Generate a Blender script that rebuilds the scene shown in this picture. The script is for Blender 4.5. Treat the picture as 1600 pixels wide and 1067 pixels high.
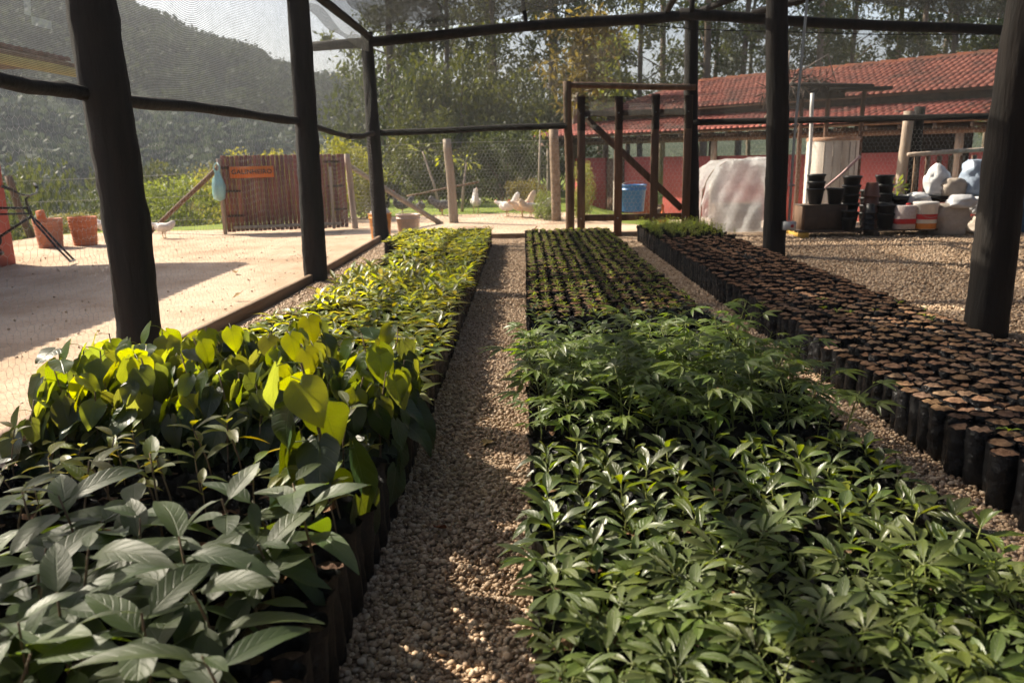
import bpy, math, random
import numpy as np
from mathutils import Matrix, Vector, Euler

random.seed(7)
RNG = np.random.default_rng(7)
PI = math.pi
R = math.radians
SC = bpy.context.scene
for o_ in list(bpy.data.objects):
    bpy.data.objects.remove(o_)
COL = SC.collection

# ------------------------------------------------------------------ camera
CAM_H = 1.1
F_PX, VPX, VPY, ROLL = 1244.0, 17.0, 288.5, 0.02
yv = Vector((VPX, VPY, -F_PX)).normalized()
uz = (-VPX * math.sin(ROLL) + VPY * math.cos(ROLL)) / F_PX
zv = Vector((-math.sin(ROLL), math.cos(ROLL), uz)).normalized()
xv = yv.cross(zv)
cam_d = bpy.data.cameras.new("camera")
cam = bpy.data.objects.new("camera", cam_d)
COL.objects.link(cam)
cam.matrix_world = Matrix.Translation((0, 0, CAM_H)) @ Matrix((xv, yv, zv)).to_4x4()
cam_d.sensor_width = 36.0
cam_d.lens = 36.0 * F_PX / 1600.0
cam_d.clip_start = 0.05
cam_d.clip_end = 2000
cam_d.dof.use_dof = True
cam_d.dof.focus_distance = 3.2
cam_d.dof.aperture_fstop = 4.5
SC.camera = cam

# ------------------------------------------------------------------ light
SUN_AZ, SUN_EL = R(60), R(40)          # azimuth: left of the view axis (+Y)
world = bpy.data.worlds.new("World")
SC.world = world
world.use_nodes = True
wn = world.node_tree.nodes
sky_tex = wn.new("ShaderNodeTexSky")
sky_tex.sky_type = 'NISHITA'
sky_tex.sun_disc = False
sky_tex.sun_elevation = SUN_EL
sky_tex.sun_rotation = -SUN_AZ
sky_tex.air_density = 1.0
sky_tex.dust_density = 4.0
sky_tex.ozone_density = 1.0
wn["Background"].inputs[1].default_value = 0.085
world.node_tree.links.new(sky_tex.outputs[0], wn["Background"].inputs[0])
sun_d = bpy.data.lights.new("sun", 'SUN')
sun_d.energy = 5.0
sun_d.angle = R(0.53)
sun_d.color = (1.0, 0.90, 0.73)
sun = bpy.data.objects.new("sun", sun_d)
COL.objects.link(sun)
to_sun = Vector((-math.sin(SUN_AZ) * math.cos(SUN_EL), math.cos(SUN_AZ) * math.cos(SUN_EL), math.sin(SUN_EL)))
sun.rotation_euler = to_sun.to_track_quat('Z', 'Y').to_euler()
sun.location = (-20, 12, 20)
SC.view_settings.view_transform = 'Standard'
SC.view_settings.look = 'None'
SC.view_settings.gamma = 1.0
SC.view_settings.exposure = 1.32
SC.view_settings.use_curve_mapping = False
SC.render.engine = 'CYCLES'
SC.cycles.use_denoising = True
SC.cycles.max_bounces = 5
SC.cycles.use_adaptive_sampling = True
SC.cycles.adaptive_threshold = 0.025
SC.cycles.diffuse_bounces = 2
SC.cycles.glossy_bounces = 2
SC.cycles.transmission_bounces = 4
SC.cycles.transparent_max_bounces = 14
SC.cycles.sample_clamp_indirect = 6.0
SC.cycles.caustics_reflective = False
SC.cycles.caustics_refractive = False


# ------------------------------------------------------------------ materials
def nmat(name):
    m = bpy.data.materials.new(name)
    m.use_nodes = True
    nt = m.node_tree
    return m, nt, nt.nodes["Principled BSDF"]


def lk(nt, a, b):
    nt.links.new(a, b)


def ramp(nt, fac, stops):
    r = nt.nodes.new("ShaderNodeValToRGB")
    el = r.color_ramp.elements
    while len(el) > len(stops):
        el.remove(el[-1])
    while len(el) < len(stops):
        el.new(0.5)
    for e, (p, c) in zip(el, stops):
        e.position = p
        e.color = (*c, 1) if len(c) == 3 else c
    lk(nt, fac, r.inputs[0])
    return r.outputs[0]


def noise(nt, co, scale, detail=4, rough=0.6):
    n = nt.nodes.new("ShaderNodeTexNoise")
    n.inputs["Scale"].default_value = scale
    n.inputs["Detail"].default_value = detail
    n.inputs["Roughness"].default_value = rough
    if co is not None:
        lk(nt, co, n.inputs["Vector"])
    return n.outputs["Fac"]


def coords(nt, kind="Object", sc=(1, 1, 1)):
    t = nt.nodes.new("ShaderNodeTexCoord")
    mp = nt.nodes.new("ShaderNodeMapping")
    mp.inputs["Scale"].default_value = sc
    lk(nt, t.outputs[kind], mp.inputs[0])
    return mp.outputs[0]


def hsv_random(nt, col, dh=0.02, ds=0.15, dv=0.35):
    oi = nt.nodes.new("ShaderNodeObjectInfo")
    h = nt.nodes.new("ShaderNodeHueSaturation")
    for sock, d, mul in (("Hue", dh, 1.0), ("Saturation", ds, 7.31), ("Value", dv, 3.77)):
        a = nt.nodes.new("ShaderNodeMath"); a.operation = 'MULTIPLY'; a.inputs[1].default_value = mul
        lk(nt, oi.outputs["Random"], a.inputs[0])
        f = nt.nodes.new("ShaderNodeMath"); f.operation = 'FRACT'
        lk(nt, a.outputs[0], f.inputs[0])
        r = nt.nodes.new("ShaderNodeMapRange")
        base = 0.5 if sock == "Hue" else 1.0
        r.inputs["To Min"].default_value = base - d
        r.inputs["To Max"].default_value = base + d
        lk(nt, f.outputs[0], r.inputs[0])
        lk(nt, r.outputs[0], h.inputs[sock])
    lk(nt, col, h.inputs["Color"])
    return h.outputs[0]


def pm(name, c1, c2=None, scale=8.0, rough=0.7, bump=0.0, bscale=40.0, spec=0.3, sc=(1, 1, 1), rnd=None, c3=None, metal=0.0, detail=5, bdist=0.01, kind="Object"):
    """two or three tone noise material with relief"""
    m, nt, b = nmat(name)
    co = coords(nt, kind, sc)
    c2 = c2 or tuple(x * 0.7 for x in c1)
    stops = [(0.32, c1), (0.68, c2)] if c3 is None else [(0.28, c1), (0.52, c2), (0.72, c3)]
    col = ramp(nt, noise(nt, co, scale, detail), stops)
    if rnd:
        col = hsv_random(nt, col, *rnd)
    lk(nt, col, b.inputs["Base Color"])
    b.inputs["Roughness"].default_value = rough
    b.inputs["Specular IOR Level"].default_value = spec
    b.inputs["Metallic"].default_value = metal
    if bump:
        bp = nt.nodes.new("ShaderNodeBump")
        bp.inputs["Strength"].default_value = bump
        bp.inputs["Distance"].default_value = bdist
        lk(nt, noise(nt, co, bscale, 6), bp.inputs["Height"])
        lk(nt, bp.outputs[0], b.inputs["Normal"])
    return m


def leaf_mat(name, c, back=None, trans=(0.30, 0.34, 0.02), tfac=0.35, rough=0.42, vein=0.25, spec=0.4, rnd=(0.02, 0.12, 0.3), vs=7.0):
    """leaf: waxy top, translucent blade, pale midrib and side veins from the blade's own UV"""
    m, nt, b = nmat(name)
    uv = nt.nodes.new("ShaderNodeTexCoord").outputs["UV"]
    sep = nt.nodes.new("ShaderNodeSeparateXYZ")
    lk(nt, uv, sep.inputs[0])
    def mth(op, a, v=None, bb=None):
        n = nt.nodes.new("ShaderNodeMath"); n.operation = op
        lk(nt, a, n.inputs[0])
        if bb is not None: lk(nt, bb, n.inputs[1])
        elif v is not None: n.inputs[1].default_value = v
        return n.outputs[0]
    s = mth('ABSOLUTE', mth('SUBTRACT', sep.outputs[0], 0.5))
    mid = nt.nodes.new("ShaderNodeMapRange"); mid.inputs["From Min"].default_value = 0.012; mid.inputs["From Max"].default_value = 0.045
    mid.inputs["To Min"].default_value = 1; mid.inputs["To Max"].default_value = 0
    lk(nt, s, mid.inputs[0])
    sv = mth('FRACT', mth('MULTIPLY', mth('SUBTRACT', sep.outputs[1], None, mth('MULTIPLY', s, 0.55)), vs))
    sv = mth('ABSOLUTE', mth('SUBTRACT', sv, 0.5))
    side = nt.nodes.new("ShaderNodeMapRange"); side.inputs["From Min"].default_value = 0.03; side.inputs["From Max"].default_value = 0.14
    side.inputs["To Min"].default_value = 0.55; side.inputs["To Max"].default_value = 0
    lk(nt, sv, side.inputs[0])
    v = mth('MAXIMUM', mid.outputs[0], None, side.outputs[0])
    oc = coords(nt, "Object")
    tone = ramp(nt, noise(nt, oc, 22, 3), [(0.3, c), (0.7, tuple(x * 0.72 for x in c))])
    mx = nt.nodes.new("ShaderNodeMix"); mx.data_type = 'RGBA'
    lk(nt, mth('MULTIPLY', v, vein), mx.inputs[0])
    lk(nt, tone, mx.inputs[6])
    mx.inputs[7].default_value = (c[0] * 2.2 + 0.03, c[1] * 1.9 + 0.03, c[2] * 1.8 + 0.01, 1)
    col = hsv_random(nt, mx.outputs[2], *rnd)
    lk(nt, col, b.inputs["Base Color"])
    b.inputs["Roughness"].default_value = rough
    b.inputs["Specular IOR Level"].default_value = spec
    bp = nt.nodes.new("ShaderNodeBump"); bp.inputs["Strength"].default_value = 0.5; bp.inputs["Distance"].default_value = 0.002
    bp.invert = True
    lk(nt, v, bp.inputs["Height"])
    lk(nt, bp.outputs[0], b.inputs["Normal"])
    tr = nt.nodes.new("ShaderNodeBsdfTranslucent")
    mt = nt.nodes.new("ShaderNodeMix"); mt.data_type = 'RGBA'
    lk(nt, mth('MULTIPLY', v, 0.45), mt.inputs[0])
    mt.inputs[6].default_value = (*trans, 1)
    mt.inputs[7].default_value = (trans[0] * 0.5, trans[1] * 0.5, trans[2] * 0.5, 1)
    lk(nt, hsv_random(nt, mt.outputs[2], *rnd), tr.inputs[0])
    ms = nt.nodes.new("ShaderNodeMixShader"); ms.inputs[0].default_value = tfac
    lk(nt, b.outputs[0], ms.inputs[1]); lk(nt, tr.outputs[0], ms.inputs[2])
    lk(nt, ms.outputs[0], nt.nodes["Material Output"].inputs[0])
    return m


def net_mat(name, cover, sc=(1, 1, 1), line=70.0, glow=0.10):
    """knitted shade cloth: dark tape yarns with see-through gaps"""
    m, nt, b = nmat(name)
    nt.nodes.remove(b)
    co = coords(nt, "UV", sc)
    w = nt.nodes.new("ShaderNodeTexWave"); w.wave_type = 'BANDS'; w.bands_direction = 'Y'
    w.inputs["Scale"].default_value = line; w.inputs["Distortion"].default_value = 0.5
    w.inputs["Detail"].default_value = 2; w.inputs["Detail Scale"].default_value = 0.6
    lk(nt, co, w.inputs[0])
    n1 = noise(nt, co, 9, 3)
    n2 = noise(nt, coords(nt, "UV", (90, 260, 1)), 1.0, 2)
    def mth(op, a, bb):
        n = nt.nodes.new("ShaderNodeMath"); n.operation = op
        for i, q in enumerate((a, bb)):
            if isinstance(q, (int, float)): n.inputs[i].default_value = q
            else: lk(nt, q, n.inputs[i])
        return n.outputs[0]
    f = mth('ADD', mth('MULTIPLY', mth('SUBTRACT', w.outputs["Fac"], 0.5), 0.5), cover)
    f = mth('ADD', f, mth('MULTIPLY', mth('SUBTRACT', n1, 0.5), 0.22))
    f = mth('ADD', f, mth('MULTIPLY', mth('SUBTRACT', n2, 0.5), 0.55))
    cl = nt.nodes.new("ShaderNodeClamp"); lk(nt, f, cl.inputs[0]); cl.inputs[1].default_value = 0.05; cl.inputs[2].default_value = 0.97
    d = nt.nodes.new("ShaderNodeBsdfDiffuse"); d.inputs[0].default_value = (0.016, 0.016, 0.016, 1)
    t = nt.nodes.new("ShaderNodeBsdfTranslucent"); t.inputs[0].default_value = (glow, glow, glow * 0.95, 1)
    a = nt.nodes.new("ShaderNodeAddShader"); lk(nt, d.outputs[0], a.inputs[0]); lk(nt, t.outputs[0], a.inputs[1])
    tp = nt.nodes.new("ShaderNodeBsdfTransparent")
    ms = nt.nodes.new("ShaderNodeMixShader")
    lk(nt, cl.outputs[0], ms.inputs[0]); lk(nt, tp.outputs[0], ms.inputs[1]); lk(nt, a.outputs[0], ms.inputs[2])
    lk(nt, ms.outputs[0], nt.nodes["Material Output"].inputs[0])
    return m


def ground_mat():
    m, nt, b = nmat("ground_soil")
    co = coords(nt, "Object")
    dirt = ramp(nt, noise(nt, co, 0.9, 8, 0.65), [(0.3, (0.33, 0.225, 0.15)), (0.48, (0.46, 0.345, 0.25)), (0.7, (0.54, 0.43, 0.33))])
    speck = ramp(nt, noise(nt, co, 38, 3), [(0.30, (0.55, 0.45, 0.37)), (0.42, (1, 1, 1))])
    mul = nt.nodes.new("ShaderNodeMix"); mul.data_type = 'RGBA'; mul.blend_type = 'MULTIPLY'; mul.inputs[0].default_value = 0.75
    stain = ramp(nt, noise(nt, coords(nt, "Object", (1, .35, 1)), .8, 6, .7), [(.36, (.7, .65, .59)), (.55, (1, 1, 1))])
    ms_ = nt.nodes.new("ShaderNodeMix"); ms_.data_type = 'RGBA'; ms_.blend_type = 'MULTIPLY'; ms_.inputs[0].default_value = .8
    lk(nt, dirt, ms_.inputs[6]); lk(nt, stain, ms_.inputs[7])
    lk(nt, ms_.outputs[2], mul.inputs[6]); lk(nt, speck, mul.inputs[7])
    grass = ramp(nt, noise(nt, co, 2.5, 7), [(0.3, (0.07, 0.11, 0.02)), (0.55, (0.16, 0.2, 0.035)), (0.75, (0.24, 0.24, 0.07))])
    at = nt.nodes.new("ShaderNodeAttribute"); at.attribute_name = "grass"
    nz = nt.nodes.new("ShaderNodeMath"); nz.operation = 'ADD'
    n2 = nt.nodes.new("ShaderNodeMath"); n2.operation = 'MULTIPLY_ADD'; n2.inputs[1].default_value = 0.9; n2.inputs[2].default_value = -0.45
    lk(nt, noise(nt, co, 1.1, 6), n2.inputs[0]); lk(nt, n2.outputs[0], nz.inputs[0]); lk(nt, at.outputs["Fac"], nz.inputs[1])
    st = nt.nodes.new("ShaderNodeMapRange"); st.inputs["From Min"].default_value = 0.4; st.inputs["From Max"].default_value = 0.6
    lk(nt, nz.outputs[0], st.inputs[0])
    mx = nt.nodes.new("ShaderNodeMix"); mx.data_type = 'RGBA'
    lk(nt, st.outputs[0], mx.inputs[0]); lk(nt, mul.outputs[2], mx.inputs[6]); lk(nt, grass, mx.inputs[7])
    lk(nt, mx.outputs[2], b.inputs["Base Color"])
    b.inputs["Roughness"].default_value = 0.95; b.inputs["Specular IOR Level"].default_value = 0.1
    bp = nt.nodes.new("ShaderNodeBump"); bp.inputs["Strength"].default_value = 0.6; bp.inputs["Distance"].default_value = 0.03
    lk(nt, noise(nt, co, 7, 9, 0.7), bp.inputs["Height"]); lk(nt, bp.outputs[0], b.inputs["Normal"])
    return m


def gravel_bed_mat():
    m, nt, b = nmat("gravel_bed")
    co = coords(nt, "Object")
    v = nt.nodes.new("ShaderNodeTexVoronoi"); v.inputs["Scale"].default_value = 62; lk(nt, co, v.inputs[0])
    sepc = nt.nodes.new("ShaderNodeSeparateColor"); lk(nt, v.outputs["Color"], sepc.inputs[0])
    col = ramp(nt, sepc.outputs[0], [(0.0, (0.25, 0.165, 0.105)), (0.35, (0.40, 0.28, 0.185)), (0.7, (0.52, 0.385, 0.27)), (1.0, (0.62, 0.51, 0.39))])
    gap = ramp(nt, v.outputs["Distance"], [(0.42, (1, 1, 1)), (0.75, (0.3, 0.26, 0.22))])
    mul = nt.nodes.new("ShaderNodeMix"); mul.data_type = 'RGBA'; mul.blend_type = 'MULTIPLY'; mul.inputs[0].default_value = 1
    lk(nt, col, mul.inputs[6]); lk(nt, gap, mul.inputs[7])
    lk(nt, mul.outputs[2], b.inputs["Base Color"]); b.inputs["Roughness"].default_value = 0.85; b.inputs["Specular IOR Level"].default_value = 0.2
    bp = nt.nodes.new("ShaderNodeBump"); bp.invert = True; bp.inputs["Strength"].default_value = 1; bp.inputs["Distance"].default_value = 0.02
    lk(nt, v.outputs["Distance"], bp.inputs["Height"]); lk(nt, bp.outputs[0], b.inputs["Normal"])
    return m


def pebble_mat():
    m, nt, b = nmat("pebble")
    oi = nt.nodes.new("ShaderNodeObjectInfo")
    col = ramp(nt, oi.outputs["Random"], [(0.0, (0.22, 0.14, 0.085)), (0.2, (0.37, 0.25, 0.155)), (0.45, (0.49, 0.345, 0.22)), (0.7, (0.55, 0.405, 0.275)), (0.88, (0.62, 0.49, 0.36)), (1.0, (0.42, 0.27, 0.17))])
    mul = nt.nodes.new("ShaderNodeMix"); mul.data_type = 'RGBA'; mul.blend_type = 'MULTIPLY'; mul.inputs[0].default_value = 0.5
    lk(nt, col, mul.inputs[6]); lk(nt, ramp(nt, noise(nt, coords(nt, "Object"), 60, 4), [(0.3, (0.6, 0.55, 0.5)), (0.6, (1, 1, 1))]), mul.inputs[7])
    lk(nt, mul.outputs[2], b.inputs["Base Color"]); b.inputs["Roughness"].default_value = 0.62; b.inputs["Specular IOR Level"].default_value = 0.35
    return m


M = {}
M['ground'] = ground_mat()
M['gravel'] = gravel_bed_mat()
M['pebble'] = pebble_mat()
M['tar_wood'] = pm("tarred_timber", (0.006, 0.005, 0.0045), (0.017, 0.0125, 0.010), 14, 0.8, 0.9, 26, 0.25, (1, 1, 0.12), bdist=0.012)
M['brown_wood'] = pm("brown_timber", (0.085, 0.048, 0.03), (0.17, 0.105, 0.07), 16, 0.75, 0.6, 40, 0.2, (1, 1, 0.1), rnd=(0.01, 0.1, 0.2))
M['grey_wood'] = pm("weathered_timber", (0.24, 0.19, 0.15), (0.38, 0.31, 0.25), 20, 0.8, 0.6, 50, 0.2, (1, 1, 0.1), rnd=(0.01, 0.1, 0.15))
M['plank'] = pm("reddish_plank", (0.15, 0.06, 0.047), (0.24, 0.10, 0.08), 14, 0.75, 0.6, 50, 0.2, (1, 1, 0.08), rnd=(0.012, 0.12, 0.25))
M['kerb'] = pm("kerb_board", (0.16, 0.105, 0.07), (0.29, 0.21, 0.15), 12, 0.8, 0.6, 40, 0.2, (1, 0.12, 1), rnd=(0.01, 0.1, 0.15))
M['bag'] = pm("black_poly_bag", (0.006, 0.006, 0.007), (0.013, 0.013, 0.014), 30, 0.22, 0.8, 60, 0.38, (1, 1, 0.8), rnd=(0, 0, 0.4), bdist=0.012, detail=3)
M['soil'] = pm("potting_soil", (0.085, 0.05, 0.032), (0.185, 0.112, 0.07), 60, 0.95, 1.0, 160, 0.1, c3=(0.29, 0.185, 0.12), rnd=(0.008, 0.1, 0.3), bdist=0.012)
M['wire'] = pm("galvanised_wire", (0.26, 0.26, 0.26), (0.36, 0.36, 0.35), 30, 0.5, 0, spec=0.5, metal=0.25)
M['net_wall'] = net_mat("side_shade_cloth", 0.45, line=24, glow=0.03)
M['net_roof'] = net_mat("roof_shade_cloth", 0.42, line=26, glow=0.012)
M['net_dense'] = net_mat("dense_shade_cloth", 0.74, line=26, glow=0.012)
M['net_end'] = net_mat("end_shade_cloth", 0.38, line=40, glow=0.03)
M['net_flap'] = net_mat("folded_shade_cloth", 0.62, line=30, glow=0.05)
M['stem_brown'] = pm("woody_stem", (0.13, 0.085, 0.05), (0.2, 0.14, 0.08), 60, 0.7, 0.3, 120)
M['stem_green'] = pm("green_stem", (0.12, 0.15, 0.035), (0.2, 0.2, 0.06), 40, 0.6)
M['l_broad'] = leaf_mat("broad_leaf", (0.05, 0.075, 0.025), trans=(0.26, 0.36, 0.03), tfac=0.28, rough=0.5, vein=0.22, spec=0.45, rnd=(0.015, 0.1, 0.22))
M['l_thin'] = leaf_mat("thin_seedling_leaf", (0.13, 0.16, 0.03), trans=(0.55, 0.48, 0.03), tfac=0.4, rnd=(0.03, 0.15, 0.3))
M['l_heart'] = leaf_mat("heart_leaf", (0.026, 0.055, 0.018), trans=(0.54, 0.58, 0.01), tfac=0.36, rough=0.38, vein=0.45, spec=0.45, rnd=(0.02, 0.1, 0.45))
M['l_heart_shade'] = leaf_mat("shaded_heart_leaf", (0.022, 0.046, 0.016), trans=(0.30, 0.36, 0.01), tfac=0.14, rough=0.36, vein=0.45, spec=0.5, rnd=(0.015, 0.1, 0.4))  # lower heart leaves: shade of the clump put into a darker leaf colour
M['l_gloss'] = leaf_mat("glossy_leaf", (0.066, 0.092, 0.018), trans=(0.30, 0.38, 0.02), tfac=0.28, rough=0.34, vein=0.3, spec=0.6, rnd=(0.02, 0.12, 0.3))
M['l_palm'] = leaf_mat("palmate_leaf", (0.092, 0.132, 0.024), trans=(0.32, 0.44, 0.03), tfac=0.34, rough=0.36, vein=0.25, spec=0.55, rnd=(0.015, 0.1, 0.3))
M['l_pale'] = leaf_mat("pale_leaf", (0.088, 0.116, 0.03), trans=(0.28, 0.38, 0.04), tfac=0.28, rough=0.42, vein=0.25, spec=0.45)
M['l_low'] = leaf_mat("low_seedling_leaf", (0.055, 0.085, 0.026), trans=(0.3, 0.38, 0.02), tfac=0.28, rough=0.34, spec=0.55)
M['l_lime'] = leaf_mat("lime_leaf", (0.14, 0.18, 0.03), trans=(0.66, 0.62, 0.012), tfac=0.42, rough=0.3, spec=0.6, rnd=(0.03, 0.12, 0.35))
M['l_tiny'] = leaf_mat("sprout_leaf", (0.14, 0.2, 0.035), trans=(0.5, 0.58, 0.02), tfac=0.4, rough=0.4, rnd=(0.02, 0.1, 0.3))
M['tree_leaf'] = leaf_mat("tree_leaf", (0.04, 0.055, 0.016), trans=(0.20, 0.21, 0.02), tfac=0.28, rough=0.5, vein=0.0, rnd=(0.02, 0.15, 0.3))
M['tree_leaf_y'] = leaf_mat("yellowing_leaf", (0.14, 0.11, 0.03), trans=(0.42, 0.32, 0.03), tfac=0.35, rough=0.5, vein=0.0)
M['shrub_leaf'] = leaf_mat("shrub_leaf", (0.12, 0.14, 0.035), trans=(0.42, 0.42, 0.05), tfac=0.38, rough=0.55, vein=0.0, rnd=(0.03, 0.15, 0.25))
M['dark_leaf'] = leaf_mat("dark_shrub_leaf", (0.05, 0.065, 0.025), trans=(0.16, 0.18, 0.03), tfac=0.3, rough=0.55, vein=0.0)
M['hill_leaf'] = leaf_mat("hill_forest_leaf", (0.035, 0.05, 0.028), trans=(0.07, 0.085, 0.035), tfac=0.25, rough=0.7, vein=0.0, spec=0.1)
M['bark'] = pm("tree_bark", (0.11, 0.085, 0.065), (0.24, 0.19, 0.15), 5, 0.85, 0.6, 14, 0.1, (1, 1, 0.3), rnd=(0.01, 0.1, 0.25))
M['tile'] = pm("clay_roof_tile", (0.065, 0.04, 0.032), (0.19, 0.06, 0.04), 1.6, 0.8, 0.4, 40, 0.15, rnd=(0.012, 0.12, 0.35), c3=(0.25, 0.09, 0.058))
M['red_wall'] = pm("red_paint_wall", (0.30, 0.065, 0.055), (0.37, 0.09, 0.075), 4, 0.7, 0.2, 30, 0.25)
M['white_wall'] = pm("limewash", (0.62, 0.58, 0.52), (0.5, 0.44, 0.38), 6, 0.8, 0.2, 30)
M['terracotta'] = pm("terracotta", (0.42, 0.15, 0.08), (0.55, 0.23, 0.13), 7, 0.75, 0.5, 35, 0.2, rnd=(0.01, 0.1, 0.12))
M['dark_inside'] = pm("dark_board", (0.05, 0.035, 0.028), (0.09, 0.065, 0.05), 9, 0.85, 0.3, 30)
M['concrete'] = pm("concrete", (0.36, 0.31, 0.26), (0.5, 0.44, 0.38), 9, 0.85, 0.4, 60)


def flat(name, c, rough=0.6, spec=0.4, v=0.8, scale=9, **k):
    return pm(name, c, tuple(x * v for x in c), scale, rough, k.get('bump', 0.15), k.get('bscale', 30), spec, rnd=k.get('rnd'))


# ------------------------------------------------------------------ mesh helpers (numpy templates)
class T:
    """mesh template: verts, flat loop list, face sizes, uv per loop"""
    def __init__(s, V, loops, sizes, UV=None):
        s.V = np.asarray(V, float).reshape(-1, 3); s.L = np.asarray(loops, np.int32); s.S = np.asarray(sizes, np.int32)
        s.UV = np.zeros((len(s.L), 2)) if UV is None else np.asarray(UV, float)

    def moved(s, mtx):
        A = np.array(mtx)
        return T(s.V @ A[:3, :3].T + A[:3, 3], s.L, s.S, s.UV)


def faces(V, F, UV=None):
    return T(V, [i for f in F for i in f], [len(f) for f in F], UV)


def join(ts):
    n, Vs, Ls, Ss, Us = 0, [], [], [], []
    for t in ts:
        Vs.append(t.V); Ls.append(t.L + n); Ss.append(t.S); Us.append(t.UV); n += len(t.V)
    return T(np.concatenate(Vs), np.concatenate(Ls), np.concatenate(Ss), np.concatenate(Us))


def mesh(name, t, mat=None, smooth=False):
    me = bpy.data.meshes.new(name)
    me.vertices.add(len(t.V)); me.vertices.foreach_set("co", t.V.astype(np.float32).ravel())
    me.loops.add(len(t.L)); me.loops.foreach_set("vertex_index", t.L)
    me.polygons.add(len(t.S))
    st = np.zeros(len(t.S), np.int32); st[1:] = np.cumsum(t.S)[:-1]
    me.polygons.foreach_set("loop_start", st); me.polygons.foreach_set("loop_total", t.S)
    u = me.uv_layers.new(name="UVMap"); u.data.foreach_set("uv", t.UV.astype(np.float32).ravel())
    if smooth:
        me.polygons.foreach_set("use_smooth", np.ones(len(t.S), bool))
    me.update(calc_edges=True)
    me.validate()
    if mat: me.materials.append(mat if not isinstance(mat, str) else M[mat])
    return me


def ob(name, me, parent=None, mtx=None, label=None, cat=None, group=None, kind=None):
    o = bpy.data.objects.new(name, me)
    if parent is not None: o.parent = parent
    if mtx is not None: o.matrix_basis = mtx
    COL.objects.link(o)
    if label: o["label"] = label
    if cat: o["category"] = cat
    if group: o["group"] = group
    if kind: o["kind"] = kind
    return o


def part(name, t, mat, parent, mtx=None, smooth=False, kind=None, label=None):
    return ob(name, mesh(name, t, mat, smooth), parent, mtx, kind=kind, label=label)


def thing(name, label, cat, loc=(0, 0, 0), rz=0.0, group=None, kind=None):
    return ob(name, None, None, Matrix.Translation(loc) @ Matrix.Rotation(rz, 4, 'Z'), label, cat, group, kind)


def TR(x=0, y=0, z=0, rx=0, ry=0, rz=0, s=1.0):
    sc = Matrix.Diagonal((*((s, s, s) if isinstance(s, (int, float)) else s), 1))
    return Matrix.Translation((x, y, z)) @ Euler((rx, ry, rz)).to_matrix().to_4x4() @ sc


BOXF = [(0, 3, 2, 1), (4, 5, 6, 7), (0, 1, 5, 4), (1, 2, 6, 5), (2, 3, 7, 6), (3, 0, 4, 7)]


def box(x0, x1, y0, y1, z0, z1, bev=0.0):
    if bev <= 0:
        V = [(x0, y0, z0), (x1, y0, z0), (x1, y1, z0), (x0, y1, z0), (x0, y0, z1), (x1, y0, z1), (x1, y1, z1), (x0, y1, z1)]
        return faces(V, BOXF)
    b = min(bev, (x1 - x0) * .45, (y1 - y0) * .45, (z1 - z0) * .45)
    V = []
    for z, i in ((z0, b), (z0 + b, 0), (z1 - b, 0), (z1, b)):
        V += [(x0 + i + b * 0, y0 + i, z), (x1 - i, y0 + i, z), (x1 - i, y1 - i, z), (x0 + i, y1 - i, z)]
    F = [(3, 2, 1, 0), (12, 13, 14, 15)]
    for k in range(3):
        for j in range(4):
            F.append((k * 4 + j, k * 4 + (j + 1) % 4, k * 4 + 4 + (j + 1) % 4, k * 4 + 4 + j))
    return faces(V, F)


def grid(nu, nv, fn, close_u=False):
    """fn(u,v)->(x,y,z); u,v in 0..1"""
    V, F, UV = [], [], []
    cu = nu if close_u else nu + 1
    for j in range(nv + 1):
        for i in range(cu):
            V.append(fn(i / nu, j / nv))
    for j in range(nv):
        for i in range(nu):
            i2 = (i + 1) % cu
            F.append((j * cu + i, j * cu + i2, (j + 1) * cu + i2, (j + 1) * cu + i))
            UV += [(i / nu, j / nv), ((i + 1) / nu, j / nv), ((i + 1) / nu, (j + 1) / nv), (i / nu, (j + 1) / nv)]
    return faces(V, F, UV)


def lathe(prof, n=20, cap0=True, cap1=False, wob=0.0, seed=0):
    """prof: list of (r,z)"""
    rg = np.random.default_rng(seed)
    w = 1 + wob * (rg.random((len(prof), n)) - .5)
    V, F = [], []
    for j, (r, z) in enumerate(prof):
        for i in range(n):
            a = 2 * PI * i / n
            V.append((r * w[j, i] * math.cos(a), r * w[j, i] * math.sin(a), z))
    for j in range(len(prof) - 1):
        for i in range(n):
            F.append((j * n + i, j * n + (i + 1) % n, (j + 1) * n + (i + 1) % n, (j + 1) * n + i))
    if cap0: F.append(tuple(range(n - 1, -1, -1)))
    if cap1: F.append(tuple(range((len(prof) - 1) * n, len(prof) * n)))
    return faces(V, F)


def tube(pts, rad, n=8, cap=True, wob=0.0, seed=1):
    """tube through pts with radius (number or list)"""
    P = [Vector(p) for p in pts]
    rg = np.random.default_rng(seed)
    rad = [rad] * len(P) if isinstance(rad, (int, float)) else rad
    V, F, UV = [], [], []
    ref = None
    for k, p in enumerate(P):
        d = (P[min(k + 1, len(P) - 1)] - P[max(k - 1, 0)]).normalized()
        if ref is None:
            ref = d.orthogonal().normalized()
        u = (ref - d * ref.dot(d)).normalized(); ref = u
        w = d.cross(u)
        for i in range(n):
            a = 2 * PI * i / n
            r = rad[k] * (1 + wob * (rg.random() - .5))
            q = p + (u * math.cos(a) + w * math.sin(a)) * r
            V.append(tuple(q))
    m = len(P)
    for k in range(m - 1):
        for i in range(n):
            F.append((k * n + i, k * n + (i + 1) % n, (k + 1) * n + (i + 1) % n, (k + 1) * n + i))
    if cap:
        F.append(tuple(range(n - 1, -1, -1))); F.append(tuple(range((m - 1) * n, m * n)))
    return faces(V, F)


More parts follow.
